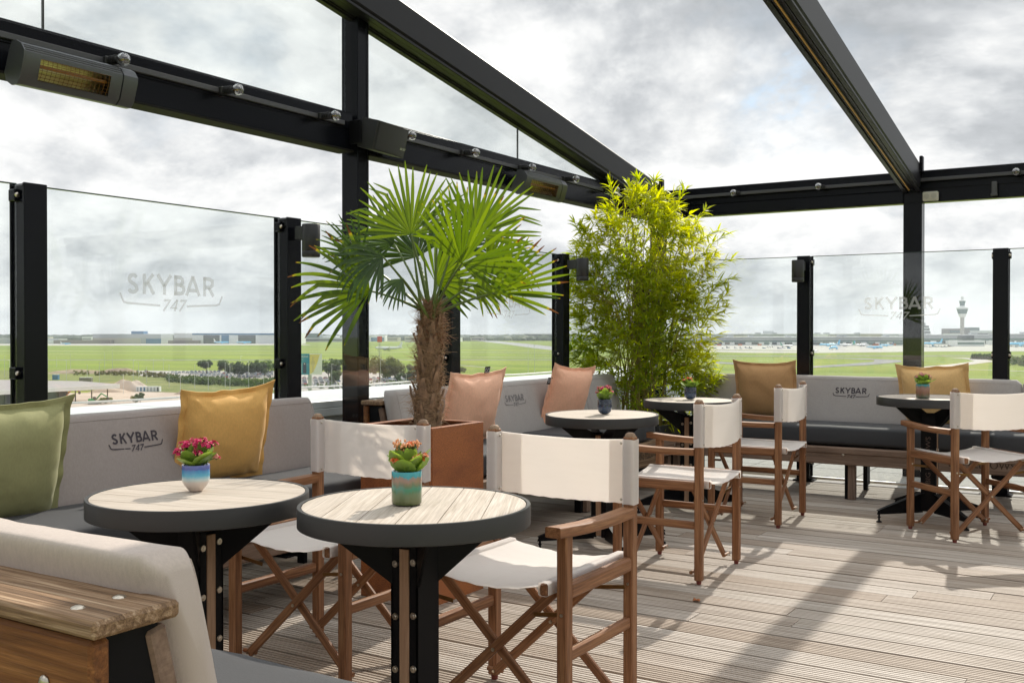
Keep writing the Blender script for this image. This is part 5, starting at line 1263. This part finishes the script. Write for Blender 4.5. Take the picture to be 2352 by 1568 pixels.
# aeroplanes
KB = mat1('airliner_light_blue', (.16, .58, .90), .3); KW = mat1('airliner_white', (.78, .79, .80), .3); KR = mat1('airliner_red', (.65, .05, .05), .35); KG = mat1('airliner_green', (.05, .38, .22), .35); KN = mat1('airliner_navy', (.05, .10, .25), .35); ENG = mat1('engine_grey', (.25, .26, .28), .4)
def plane(label, body, tail, p, ang, s_=1.0, group='airliners on the airfield'):
    t_ = thing('airliner', label, 'airplane', tuple(p), R(ang), group); t_.scale = (s_, s_, s_)
    Mx = rotm('Y', 90); r = 2.0; mb = MB()
    prof = [(0, -19), (.8, -18.4), (1.4, -17.2), (1.9, -15), (r, -12), (r, 9), (1.6, 13), (.9, 17), (.35, 19.5), (0, 19.8)]
    mb.lathe(prof, (0, 0, 0), 16, Matrix.Translation((0, 0, 4.0)) @ Mx); f = mb.build('fuselage', body, t_)
    mb = MB(); mb.lathe([(a * 1.004, b) for a, b in prof if -16 < b < 14], (0, 0, 0), 16, Matrix.Translation((0, 0, 3.2)) @ Matrix.Diagonal((1, .86, .68, 1)) @ Mx); mb.build('belly', KW, t_)
    mb = MB(); mb.box((-18.0, 0, 4.9), (.9, 2.0, .5), None, .1); mb.build('cockpit_window', DRK, t_)
    for sy in (-1, 1):
        mb = MB(); mb.prism([(-4.5, 1.6 * sy), (2.5, 1.6 * sy), (7.5, 17 * sy), (6.0, 17.2 * sy)], .45, Matrix.Translation((0, 0, 3.2)) @ rotm('X', 4 * sy)); mb.bar((6.9, 17.1 * sy, 4.3), (7.7, 17.3 * sy, 6.4), .2, 1.2, (1, 0, 0), 0); mb.build('wing', KW, t_)
        mb = MB(); mb.prism([(14.5, .5 * sy), (18, .5 * sy), (19.3, 6.5 * sy), (17.9, 6.5 * sy)], .3, Matrix.Translation((0, 0, 4.8))); mb.build('tailplane', KW, t_)
        mb = MB(); mb.lathe([(0, -2.6), (1.1, -2.5), (1.25, -1.4), (1.1, 1.2), (.6, 2.4), (0, 2.4)], (0, 0, 0), 12, Matrix.Translation((-2.6, 5.6 * sy, 2.1)) @ Mx); mb.build('engine', body if body != KW else ENG, t_)
        mb = MB(); mb.cyl((1.5, 2.6 * sy - .5, .55), (1.5, 2.6 * sy + .5, .55), .55, n=10); mb.cyl((1.5, 2.6 * sy, .6), (1.5, 2.6 * sy, 3), .15, n=6); mb.build('main_wheel', DRK, t_)
    mb = MB(); mb.cyl((-14.5, -.3, .4), (-14.5, .3, .4), .4, n=10); mb.cyl((-14.5, 0, .5), (-14.5, 0, 3), .12, n=6); mb.build('nose_wheel', DRK, t_)
    mb = MB(); mb.prism([(11.5, 5.4), (15, 7.0), (18.2, 12.8), (20.3, 12.8), (18.6, 5.2)], .35, rotm('X', 90)); mb.build('tail_fin', tail, t_)
    return t_
# ang: local -x is the nose; a plane nose-right on screen = YAW + 180
A = VA
plane('light blue and white airliner parked left of centre before the dark hangar door', KB, KW, gp(509, 789.5), A + 180 - 4, 1.0)
plane('light blue and white airliner parked at the second dark hangar door', KB, KW, gp(560, 789.5), A + 180 - 2, 1.0)
plane('light blue airliner parked at the far left before the low sheds', KB, KW, gp(151, 791.5), A + 180, .62)
plane('white airliner taxiing on the grass line left of the palm trunk', KW, KW, gp(892, 805.5), A - 12, 1.15)
plane('large light blue airliner facing the terrace on the apron left of the post', KB, KW, gp(1916, 803), A + 58, 1.05)
plane('smaller light blue airliner on the apron turning beside the post', KB, KW, gp(2009, 801.5), A + 128, .85)
plane('white airliner nose behind the lamp post on the apron edge', KW, KW, gp(1862, 809), A + 170, .5)
plane('white airliner with a red tail behind the pier roofs', KW, KR, gp(1732, 787), A, .95)
plane('white airliner with a green tail at the left pier', KW, KG, gp(1808, 797), A + 195, .72)
plane('white airliner at the left pier gate', KW, KW, gp(1768, 798.5), A + 80, .85)
plane('light blue airliner at the gate behind the large taxiing plane', KB, KB, gp(1905, 796), A - 5, 1.05)
plane('white airliner with a pale blue tail at the centre gate', KW, KB, gp(1943, 796), A - 8, .9)
plane('white airliner with a green tail at the right pier', KW, KG, gp(1978, 796), A + 190, .9)
plane('white airliner with a navy tail beside the pergola post', KB, KN, gp(2036, 796), A + 10, .8)
plane('long light blue airliner behind the baggage carts right of the pergola post', KB, KB, gp(2142, 793), A + 6, 1.15)
plane('big light blue airliner cut by the right edge of the picture', KB, KB, gp(2346, 796.5), A - 4, 1.5)
# ground vehicles on the apron
def veh(label, name, px, py, L, W_, H, colr, cat, group):
    t_ = thing(name, label, cat, tuple(gp(px, py)), YAW + gr.uniform(-.2, .2), group)
    mb = MB(); mb.box((0, 0, H * .38), (L, W_, H * .55), None, .15); mb.build('body', colr, t_, smooth=False)
    mb = MB(); mb.box((-L * .30, 0, H * .8), (L * .32, W_ * .9, H * .42), None, .12); mb.build('cab', DRK, t_, smooth=False); return t_
vl = [(1606, 'orange', ORNG, 794.5), (1652, 'orange', ORNG, 794.5), (1700, 'orange', ORNG, 794), (1745, 'orange', ORNG, 794), (1872, 'orange', ORNG, 793), (1918, 'orange', ORNG, 793), (2010, 'orange', ORNG, 793.5), (2050, 'orange', ORNG, 793.5)]
for px, cn, mt, py in vl: veh('orange catering truck parked at the foot of a pier', 'apron_truck', px, py, 8 if px < 1860 else 14, 3, 6, mt, 'truck', 'orange trucks at the piers')
for k in range(26):
    px = [1640, 1662, 1672, 1690, 1702, 1716, 1724, 1755, 1790, 1800, 1812, 2125, 2131, 2138, 2145, 2152, 2158, 2165, 2172, 2180, 2186, 2290, 2300, 2310, 2325, 2335][k]
    veh('small service vehicle parked on the airport apron', 'service_vehicle', px, (800.5 if px < 1850 else 797) + gr.uniform(-.8, .8), gr.uniform(5, 9), 2.6, gr.uniform(2, 4), gr.choice([BLU, WHT, WALLG, WALLG, BRN]), 'vehicle', 'service vehicles on the apron')
# cars in the car park
def carmesh(colr):
    mb = MB(); mb.box((0, 0, .62), (4.3, 1.75, .62), None, .14); mb.cur = 1
    mb.add([(-1.1, -.72, .93), (1.7, -.72, .93), (1.7, .72, .93), (-1.1, .72, .93), (-.45, -.6, 1.42), (1.25, -.6, 1.42), (1.25, .6, 1.42), (-.45, .6, 1.42)], [(0, 1, 5, 4), (1, 2, 6, 5), (2, 3, 7, 6), (3, 0, 4, 7)]); mb.cur = 0
    mb.add([(-.45, -.6, 1.43), (1.25, -.6, 1.43), (1.25, .6, 1.43), (-.45, .6, 1.43)], [(0, 1, 2, 3)]); mb.cur = 1
    for x in (-1.35, 1.35):
        for y_ in (-.80, .80): mb.cyl((x, y_ - .1, .32), (x, y_ + .1, .32), .32, n=8)
    mb.cur = 0; return mb
cars = []
for nm, cc_, lab in (('white', (.72, .73, .74), 'white'), ('silver', (.45, .47, .50), 'silver'), ('black', (.03, .03, .035), 'black'), ('red', (.42, .04, .04), 'red'), ('blue', (.05, .12, .28), 'dark blue'), ('grey', (.16, .17, .18), 'grey')):
    o = carmesh(None).build('parked_car', [plain('car_paint_' + nm, cc_, .25), DRK], ang=30); cars.append((o, lab)); 
used = [False] * 6; wts = [0, 0, 0, 0, 1, 1, 1, 1, 2, 3, 4, 5]
def put_car(px, D, label_tail, grp):
    k = gr.choice(wts); o, lab = cars[k]; p = world_pt(px, D, GZ + .12)
    c = o if not used[k] else o.copy()
    if used[k]: col.objects.link(c)
    used[k] = True; c.location = p; c.rotation_euler = (0, 0, YAW + R(90 + gr.choice([0, 180]) + gr.uniform(-3, 3) + 24)); tag(c, lab + ' car ' + label_tail, 'car', grp)
for r_ in range(6):
    D = 655 + r_ * 17; px = 470 - r_ * 8 if r_ < 3 else 440
    while px < 626:
        if gr.random() < .86: put_car(px, D + gr.uniform(-.6, .6), 'in the dense rows of the car park beyond the mustard pillow', 'cars in the airport car park')
        px += 2.75 / D * F
for px, D in ((296, 745), (316, 742), (334, 748), (337, 738), (396, 725), (404, 728), (412, 720), (421, 730), (430, 724), (436, 716), (444, 722), (405, 700), (452, 700)): put_car(px, D, 'standing loosely at the left end of the airport car park', 'cars in the airport car park')
for r_ in range(6):
    D = 548 + r_ * 17; px = 686 + (0 if r_ else 10)
    while px < (960 if r_ > 1 else 900):
        if not (779 < px < 842) and gr.random() < .84: put_car(px, D + gr.uniform(-.6, .6), 'in the car park rows beside the billboard and the palm', 'cars in the airport car park')
        px += 3.3 / D * F
# trees
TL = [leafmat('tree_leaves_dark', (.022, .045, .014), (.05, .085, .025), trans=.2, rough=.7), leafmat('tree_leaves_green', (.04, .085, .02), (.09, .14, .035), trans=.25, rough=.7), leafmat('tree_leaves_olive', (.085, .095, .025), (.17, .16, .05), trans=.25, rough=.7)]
BARK = mat1('tree_bark', (.10, .075, .055), .9)
def tree(label, px, py, h, wd, kind, seed, group='trees around the car park', name='tree', cat='tree', trunk=.25, dens=1.0):
    q = random.Random(seed); t_ = thing(name, label, cat, tuple(gp(px, py)), 0, group)
    mb = MB(); mb.tube([(0, 0, 0), (q.uniform(-.3, .3), 0, h * trunk), (q.uniform(-.5, .5), q.uniform(-.5, .5), h * .75)], [h * .03, h * .022, h * .008], 6)
    for k in range(5): a = q.uniform(0, 6.28); z = h * q.uniform(trunk, .6); mb.tube([(0, 0, z), (math.cos(a) * wd * .3, math.sin(a) * wd * .3, z + h * .2)], [h * .012, h * .004], 5)
    mb.build('trunk', BARK, t_)
    L = LM(); cl = [(Vector((q.gauss(0, .26) * wd, q.gauss(0, .26) * wd, h * (trunk + (1 - trunk) * q.uniform(.25, .82)))), q.uniform(.15, .28) * wd) for _ in range(12)]
    n = int(1500 * dens)
    for k in range(n):
        c_, r_ = q.choice(cl); d = Vector((q.gauss(0, 1), q.gauss(0, 1), q.gauss(0, 1))).normalized(); p = c_ + d * r_ * q.uniform(.55, 1.05)
        if p.z < h * trunk * .6 or p.z > h * 1.02: continue
        s_ = q.uniform(.25, .55) * (h / 10) ** .5; a = Vector((q.gauss(0, 1), q.gauss(0, 1), q.gauss(0, 1))).normalized(); b = a.cross(d).normalized() if a.cross(d).length > .1 else Vector((1, 0, 0)); e = d.cross(b)
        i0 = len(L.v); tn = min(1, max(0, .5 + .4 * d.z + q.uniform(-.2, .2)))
        for u_, v_ in ((-1, -.5), (.2, -1), (1, .4), (-.3, 1)): L.v.append(p + b * u_ * s_ + e * v_ * s_ + d * q.uniform(-.2, .2) * s_); L.g.append(L.v[-1]); L.lf.append((0, tn, .5))
        L.f.append((i0, i0 + 1, i0 + 2, i0 + 3)); L.mi.append(0)
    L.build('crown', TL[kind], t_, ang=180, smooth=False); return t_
tree('slender dark tree at the left end of the row in the car park', 474, 862, 11.5, 8, 0, 1, trunk=.4)
tree('round dark tree second from the left in the car park row', 516, 866, 10.5, 11, 0, 2, trunk=.2)
tree('low dark tree between two taller ones in the car park row', 546, 867, 8.5, 9, 0, 3, trunk=.2)
tree('broad dark tree in the middle of the car park row', 567, 867, 10.5, 11, 0, 4, trunk=.2)
tree('small dark tree beside the green tree in the car park row', 590, 866, 9, 8, 0, 5, trunk=.2)
tree('greener round tree at the right end of the car park row', 608, 864, 11, 12, 1, 6, trunk=.2)
tree('dark tree just right of the billboard', 755, 868, 12, 13, 1, 7, trunk=.15)
tree('dark tree left of the pergola post near the billboard', 776, 870, 12.5, 11, 0, 8, trunk=.15)
tree('low green tree below the dark pair near the billboard', 768, 884, 8, 8, 1, 9, trunk=.15)
tree('large brownish olive tree between the pergola post and the palm trunk', 872, 878, 15.5, 19, 2, 10, trunk=.15, dens=2.2)
tree('small dark green tree beside the palm trunk', 942, 876, 7.5, 8, 0, 11, trunk=.1)
tree('small conifer like tree among the cars beside the palm trunk', 916, 880, 6, 4, 1, 12, trunk=.1)
tree('thin bush in the meadow behind the palm trunk', 918, 851, 5.5, 7, 1, 13, trunk=.1)
tree('dry brown bush beside the palm trunk in the meadow', 945, 852, 6, 9, 2, 14, trunk=.1)
tree('young tree growing below the parapet on the sandy site', 310, 926, 3.8, 4.2, 1, 15, trunk=.1)
tree('pointed young tree on the sandy site beside the bushy one', 322, 928, 5.2, 1.9, 1, 16, trunk=.1)
tree('pale shrub near the green excavator', 240, 927, 2.4, 5, 1, 17, trunk=.1)
tree('dark shrub mass at the foot of the balustrade view left of the third post', 1062, 856, 4, 7, 1, 18, trunk=.1)
# rows of young bushes, hedges and woods that nobody could count
def bushes(name, label, pts, n, h0, h1, kinds, seed, leaf=.5):
    q = random.Random(seed); L = LM()
    for k in range(n):
        f_ = q.random() * (len(pts) - 1); i = int(f_); f_ -= i; (a, b, s0), (c, d, s1) = pts[i], pts[i + 1]
        px, py = a + (c - a) * f_, b + (d - b) * f_ + q.uniform(-1, 1) * (s0 + (s1 - s0) * f_); p = gp(px, py); h = q.uniform(h0, h1); w2 = h * q.uniform(.35, .6)
        for j in range(26):
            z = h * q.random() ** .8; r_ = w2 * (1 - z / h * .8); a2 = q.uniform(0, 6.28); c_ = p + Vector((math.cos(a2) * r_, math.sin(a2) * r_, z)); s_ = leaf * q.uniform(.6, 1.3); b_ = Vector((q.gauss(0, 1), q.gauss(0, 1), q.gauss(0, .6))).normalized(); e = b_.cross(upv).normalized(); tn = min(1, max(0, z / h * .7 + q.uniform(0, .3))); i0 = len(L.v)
            for u_, v_ in ((-1, -.6), (.4, -1), (1, .5), (-.4, 1)): L.v.append(c_ + b_ * u_ * s_ + e * v_ * s_ * .6 + upv * v_ * s_ * .5); L.g.append(L.v[-1]); L.lf.append((0, tn, .5))
            L.f.append((i0, i0 + 1, i0 + 2, i0 + 3)); L.mi.append(0)
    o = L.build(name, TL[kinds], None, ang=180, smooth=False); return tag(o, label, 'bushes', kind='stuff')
bushes('bushes', 'band of dark green young bushes in front of the car park', [(385, 874, 3), (460, 880, 4), (540, 883, 4), (640, 886, 5)], 420, 2.0, 4.0, 1, 1)
bushes('bushes', 'low olive scrub left of the young bushes', [(170, 859, 3), (290, 860, 3), (400, 866, 4)], 160, 1, 2.4, 2, 2)
bushes('bushes', 'rough growth between the car park and the parapet beside the billboard', [(684, 893, 4), (900, 886, 4), (1040, 868, 4)], 120, 1, 2.6, 1, 3)
bushes('hedge', 'dark clipped hedge block in the meadow near the right glass post', [(2233, 824, .8), (2290, 826, .8)], 120, 4, 6, 0, 4, .9)
bushes('bushes', 'green trees on the slope at the right edge of the picture', [(2318, 836, 3), (2380, 840, 4)], 60, 4, 8, 1, 5, .9)
# woods along the horizon
q = random.Random(8); L = LM()
for k in range(2600):
    px = q.uniform(-500, 2900); D = q.uniform(3300, 4700); p = world_pt(px, D, GZ); h = q.uniform(11, 19) * (1 + .25 * mnoise.noise(Vector((px * .012, 0, 3)))) ; w2 = q.uniform(14, 34)
    i0 = len(L.v); m_ = 9
    for row in range(4):
        zf = (0, .55, .88, 1.0)[row]; rf = (1.0, 1.0, .62, .05)[row]
        for j in range(m_):
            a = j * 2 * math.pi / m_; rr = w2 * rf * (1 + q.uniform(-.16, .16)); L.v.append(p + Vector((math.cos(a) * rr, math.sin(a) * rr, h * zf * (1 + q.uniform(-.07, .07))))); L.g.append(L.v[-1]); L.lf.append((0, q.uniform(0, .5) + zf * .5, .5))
    for row in range(3):
        for j in range(m_): L.f.append((i0 + row * m_ + j, i0 + row * m_ + (j + 1) % m_, i0 + (row + 1) * m_ + (j + 1) % m_, i0 + (row + 1) * m_ + j)); L.mi.append(0)
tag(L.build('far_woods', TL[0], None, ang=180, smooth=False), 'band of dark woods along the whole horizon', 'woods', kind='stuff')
# scattered pale buildings in front of the woods
for k in range(26):
    px = [-60, 20, 95, 205, 760, 905, 950, 990, 1050, 1095, 1500, 1620, 1665, 1700, 1800, 1835, 1880, 1925, 1965, 2000, 2040, 2160, 2190, 2290, 2310, 2340][k]; D = q.uniform(2900, 3300); p = world_pt(px, D, GZ); t_ = thing('distant_building', 'pale distant building in front of the woods on the horizon', 'building', tuple(p), YAW + R(q.uniform(-20, 20)), 'small buildings along the horizon')
    h = q.uniform(11, 18) if px < 1500 else q.uniform(14, 24); w2 = q.uniform(25, 60); mb = MB(); mb.box((0, 0, h / 2), (w2, 25, h), None, 0); mb.build('wall', q.choice([WHT, WALLG, WALLB, WALLG]), t_, smooth=False); mb = MB(); mb.box((0, -.3, h * .55), (w2 * .9, 25, h * .2), None, 0); mb.build('window_band', DRK, t_, smooth=False)
# lamp posts
LPM = mat1('lamp_post_paint', (.62, .63, .63), .5)
lp0 = None
spots = [(10, 868, 14), (22, 872, 12), (85, 852, 10), (110, 846, 9), (130, 842, 8), (152, 880, 13), (162, 850, 12), (228, 882, 12), (240, 846, 13), (258, 848, 15), (283, 904, 9), (306, 888, 14), (318, 868, 10), (352, 858, 10), (388, 890, 12), (414, 902, 8), (447, 892, 12), (478, 896, 14), (517, 890, 13), (528, 895, 13), (571, 893, 14), (553, 856, 12), (650, 890, 12), (716, 894, 9), (700, 880, 8), (933, 896, 8), (874, 892, 15), (855, 893, 6), (1213, 856, 19), (1228, 858, 20), (762, 888, 12), (60, 862, 9), (200, 866, 8), (336, 880, 9), (605, 905, 8), (375, 850, 9)]
for i, (px, py, h) in enumerate(spots):
    p = gp(px, py)
    if lp0 is None:
        lp0 = thing('lamp_post', 'thin pale lamp post standing around the car park and building site', 'lamp post', (0, 0, 0), 0, 'thin pale lamp posts below the terrace')
        mb = MB(); mb.cyl((0, 0, 0), (0, 0, 12), .13, .08, 6); mb.build('pole', LPM, lp0); mb = MB(); mb.box((0, .5, 12.0), (.35, 1.2, .18), None, .03); mb.build('lamp_head', LPM, lp0); o = lp0
    else: o = copy_tree(lp0)
    o.location = p; o.scale = (1, 1, h / 12); o.rotation_euler = (0, 0, gr.uniform(0, 6))
# billboard
D = 430; bp0 = world_pt(710, D, GZ); bbd = thing('billboard', 'tall billboard with a blue and a yellow face beside the left glass post', 'billboard', tuple(bp0), YAW)
z1, z0 = hz(812, D) - GZ, hz(860, D) - GZ; hh = z1 - z0; sc1 = D / F
mb = MB(); mb.cyl((0, 1.5, 0), (0, 1.5, z0 + .5), .75, n=14); mb.build('pole', mat1('billboard_grey', (.45, .47, .48)), bbd)
def face(x0, y0, x1, y1, mt, nm):
    mb = MB(); mb.bar((x0, y0, (z0 + z1) / 2), (x1, y1, (z0 + z1) / 2), .5, hh, (0, 0, 1), .02); return mb.build(nm, mt, bbd, smooth=False)
xl, xr_, = (665 - 710) * sc1, (738 - 710) * sc1; xm = (712 - 710) * sc1
BB1 = mat1('poster_blue', (.04, .27, .38)); BB2 = mat1('poster_yellow', (.75, .62, .22)); BBW = mat1('poster_white', (.72, .74, .72)); BBD_ = mat1('poster_dark', (.03, .05, .09)); PBL = mat1('poster_pale_blue', (.45, .66, .74))
f1 = face(xl, 1.5, xm, -1.2, BB1, 'blue_poster'); f2 = face(xm, -1.2, xr_, 1.2, BBW, 'yellow_poster')
dirb = (Vector((xm, -1.2, 0)) - Vector((xl, 1.5, 0))); angb = math.atan2(dirb.y, dirb.x); Lb = dirb.length
Mb_ = Matrix.Translation((xm, -1.2, z0)) @ Matrix.Rotation(angb, 4, 'Z') @ rotm('X', 90)   # local x along the face (negative), y up, z towards the viewer
textmesh('DISTRICTINDIGO', 1.15, BBW, f1, Mb_ @ Matrix.Translation((-Lb * .50, hh * .86, .27)) @ Matrix.Diagonal((.92, 1, 1, 1)), 'poster_words', .01)
textmesh('Dutch Performance', .55, BBW, f1, Mb_ @ Matrix.Translation((-Lb * .55, hh * .74, .27)), 'poster_words', .01)
for k, mt in enumerate((BBD_, BBW, PBL, BBD_)):
    cxp = -Lb * (.94 - .235 * k); mb = MB(); w3 = Lb * .09; o_ = [(cxp - w3, .6), (cxp + w3, .6), (cxp + w3, hh * .50)] + [(cxp + w3 * math.cos(a * .3927), hh * .50 + w3 * 1.0 * math.sin(a * .3927)) for a in range(1, 8)] + [(cxp - w3, hh * .50)]
    mb.prism(o_, .02, Mb_ @ Matrix.Translation((0, 0, .27 + .0))); mb.build('poster_panel', mt, f1, smooth=False)
    mb = MB(); mb.prism([(cxp + .25 * math.cos(a * .785), hh * .52 + .3 * math.sin(a * .785)) for a in range(8)], .02, Mb_ @ Matrix.Translation((0, 0, .30))); mb.build('poster_dot', BB1 if mt != BBD_ else BBW, f1, smooth=False)
dir2 = Vector((xr_, 1.2, 0)) - Vector((xm, -1.2, 0)); ang2 = math.atan2(dir2.y, dir2.x); L2 = dir2.length; Mc = Matrix.Translation((xm, -1.2, z0)) @ Matrix.Rotation(ang2, 4, 'Z') @ rotm('X', 90)
mb = MB(); mb.prism([(.05, .3)] + [(.05 + L2 * .80 * math.sin(a * .1963) , .3 + (hh - .6) * (1 - math.cos(a * .3927 )) / 2) for a in range(1, 8)] + [(L2 * .9, hh - .3), (.05, hh - .3)], .02, Mc @ Matrix.Translation((0, 0, .27))); mb.build('poster_swoosh', BB2, f2, smooth=False)
mb = MB(); mb.prism([(L2 * .26 + .9 * math.cos(a * .3927), hh * .55 + 1.1 * math.sin(a * .3927)) for a in range(16)], .02, Mc @ Matrix.Translation((0, 0, .30))); mb.prism([(L2 * .20, hh * .12), (L2 * .32, hh * .12), (L2 * .32, hh * .85), (L2 * .20, hh * .85)], .02, Mc @ Matrix.Translation((0, 0, .29))); mb.build('poster_watch', mat1('poster_gold', (.62, .52, .25)), f2, smooth=False)
# construction site: shed, containers, excavators, mounds
A_, B_ = world_pt(0, 393, 0), world_pt(273, 437, 0); AB = B_ - A_; A2 = A_ - AB * 1.6; C_ = world_pt(186, 441, 0); D_ = world_pt(-420, 470, 0)
sh = thing('industrial_shed', 'low industrial shed with a wide grey roof and black columns at the lower left', 'shed', (A_.x, A_.y, GZ)); O_ = Vector((A_.x, A_.y, 0))
mb = MB(); q4 = [(A2, 6.3), (B_, 6.5), (C_, 7.6), (D_, 8.2)]; vs = [p - O_ + Vector((0, 0, z)) for p, z in q4] + [p - O_ + Vector((0, 0, z + .5)) for p, z in q4]
mb.add(vs, [(0, 3, 2, 1), (4, 5, 6, 7), (0, 1, 5, 4), (1, 2, 6, 5), (2, 3, 7, 6), (3, 0, 4, 7)]); mb.build('roof', mat1('shed_roof', (.34, .30, .30)), sh, smooth=False)
nf = Vector((AB.y, -AB.x, 0)).normalized() * .4
mb = MB(); mb.bar(A2 - O_ + nf + upv * 5.9, B_ - O_ + nf + upv * 6.1, .5, 1.7, (0, 0, 1), .05); mb.build('fascia', WHT, sh, smooth=False)
mb = MB(); mb.bar(A2 - O_ - nf * 14 + upv * 3, A_.lerp(B_, .55) - O_ - nf * 10 + upv * 2.6, 5, 5.2, (0, 0, 1), 0); mb.build('inner_wall', DRK, sh, smooth=False)
for k in range(12):
    p = A2.lerp(B_, .36 + .055 * k) - O_ - nf * 3; mb = MB(); mb.box((p.x, p.y, 3.0), (.35, .35, 6.0), None, 0); mb.build('column', DRK, sh, smooth=False)
def cont(label, px, py, L, H, mt, grp='containers at the building site', name='container', stripes=0):
    t_ = thing(name, label, 'container', tuple(gp(px, py)), YAW, grp); mb = MB(); mb.box((0, 0, H / 2), (L, 2.6, H), None, .05); mb.build('body', mt, t_, smooth=False)
    mb = MB(); mb.box((0, 0, H + .05), (L + .1, 2.7, .1), None, 0); mb.build('roof', WHT, t_, smooth=False)
    for k in range(stripes): mb = MB(); mb.box((-L / 2 + L * (k + .5) / stripes, -1.33, H / 2), (L / stripes * .45, .06, H * .8), None, 0); mb.build('door', gr.choice([DRK, BLU, WALLG]), t_, smooth=False)
cont('row of small site cabins with blue and white doors on the sandy site', 341, 899, 11.5, 2.4, WHT, stripes=7)
cont('dark grey container beside the shed roof end', 197, 877, 7, 2.6, BRN)
cont('bright blue container on the rough grass behind the shed', 128, 872, 3.4, 3.2, BLU)
def excav(label, px, py, mt, s_, grp='excavators on the site'):
    t_ = thing('excavator', label, 'excavator', tuple(gp(px, py)), YAW + .2, grp); t_.scale = (s_, s_, s_)
    mb = MB(); 
    for sy in (-1, 1): mb.box((0, sy * 1.1, .45), (4, .6, .9), None, .2)
    mb.build('tracks', DRK, t_); mb = MB(); mb.box((-.6, 0, 1.7), (2.8, 2.4, 1.4), None, .2); mb.build('body', mt, t_); mb = MB(); mb.box((.5, -.6, 2.4), (1.2, 1.1, 1.6), None, .15); mb.build('cab', DRK, t_)
    mb = MB(); mb.bar((.8, .4, 1.8), (3.2, .4, 4.6), .45, .55); mb.bar((3.0, .4, 4.6), (5.6, .4, 3.0), .4, .45); mb.build('arm', mt, t_); mb = MB(); mb.box((5.7, .4, 2.3), (1.0, .9, 1.2), None, .2); mb.build('bucket', DRK, t_); return t_
excav('orange excavator under the shed roof', 150, 914, ORNG, 1.0); excav('green excavator on the sand beside the green pillow corner', 214, 928, mat1('excavator_green', (.05, .30, .12)), .95)
def mound(px, py, w2, h, mt, nm='dirt_mound'):
    p = gp(px, py); mb = MB()
    mb.grid(lambda u, v: p + Vector((math.cos(YAW) * (u - .5) * w2 * 2 - math.sin(YAW) * (v - .5) * w2, math.sin(YAW) * (u - .5) * w2 * 2 + math.cos(YAW) * (v - .5) * w2, h * max(0, math.sin(math.pi * u) * math.sin(math.pi * v)) ** .7 * (1 + .35 * mnoise.noise(Vector((u * 5 + px, v * 5, 0)))))), 18, 12)
    tag(mb.build(nm, mt, recalc=False), kind='structure')
mound(290, 897, 13, 5.0, SAND); mound(275, 855, 14, 3, DIRT); mound(183, 857, 22, 2.5, DIRT); mound(425, 905, 5, 1.4, DIRT); mound(250, 900, 9, 2, SAND)
# light haze over the whole field
mb = MB(); mb.box((0, 0, 45), (11400, 11400, 150), None, 0); hzo = mb.build('haze', None if False else plain('tmp_h', (1, 1, 1)), smooth=False)
m = bpy.data.materials.new('haze_air'); m.use_nodes = True; t = NT(m.node_tree)
on = t.node('ShaderNodeOutputMaterial'); pv_ = t.node('ShaderNodeVolumePrincipled', {'Color': (.86, .92, 1.0, 1), 'Density': 0.8e-4, 'Anisotropy': .3}); t.l.new(pv_.outputs[0], on.inputs['Volume'])
hzo.data.materials.clear(); hzo.data.materials.append(m); tag(hzo, 'thin pale haze over the airfield', 'haze', kind='stuff')

# a dry leaf on the deck
lf_ = MB(); lf_.grid(lambda u, v: Vector(((u - .5) * .035 * math.sin(math.pi * v), (v - .5) * .05, .004 + .006 * math.sin(u * 3) + .004 * math.sin(v * 7))), 6, 8)
o = lf_.build('fallen_leaf', plain('dry_leaf', (.30, .10, .03), .7, var=.3, vscale=60), recalc=False); pl_ = world_pt(1601, EYE * F / (1382 - HY)); o.location = (pl_.x, pl_.y, .002); o.rotation_euler = (0, 0, .9); tag(o, 'small dry brown leaf lying on the deck behind the nearest chair', 'leaf')
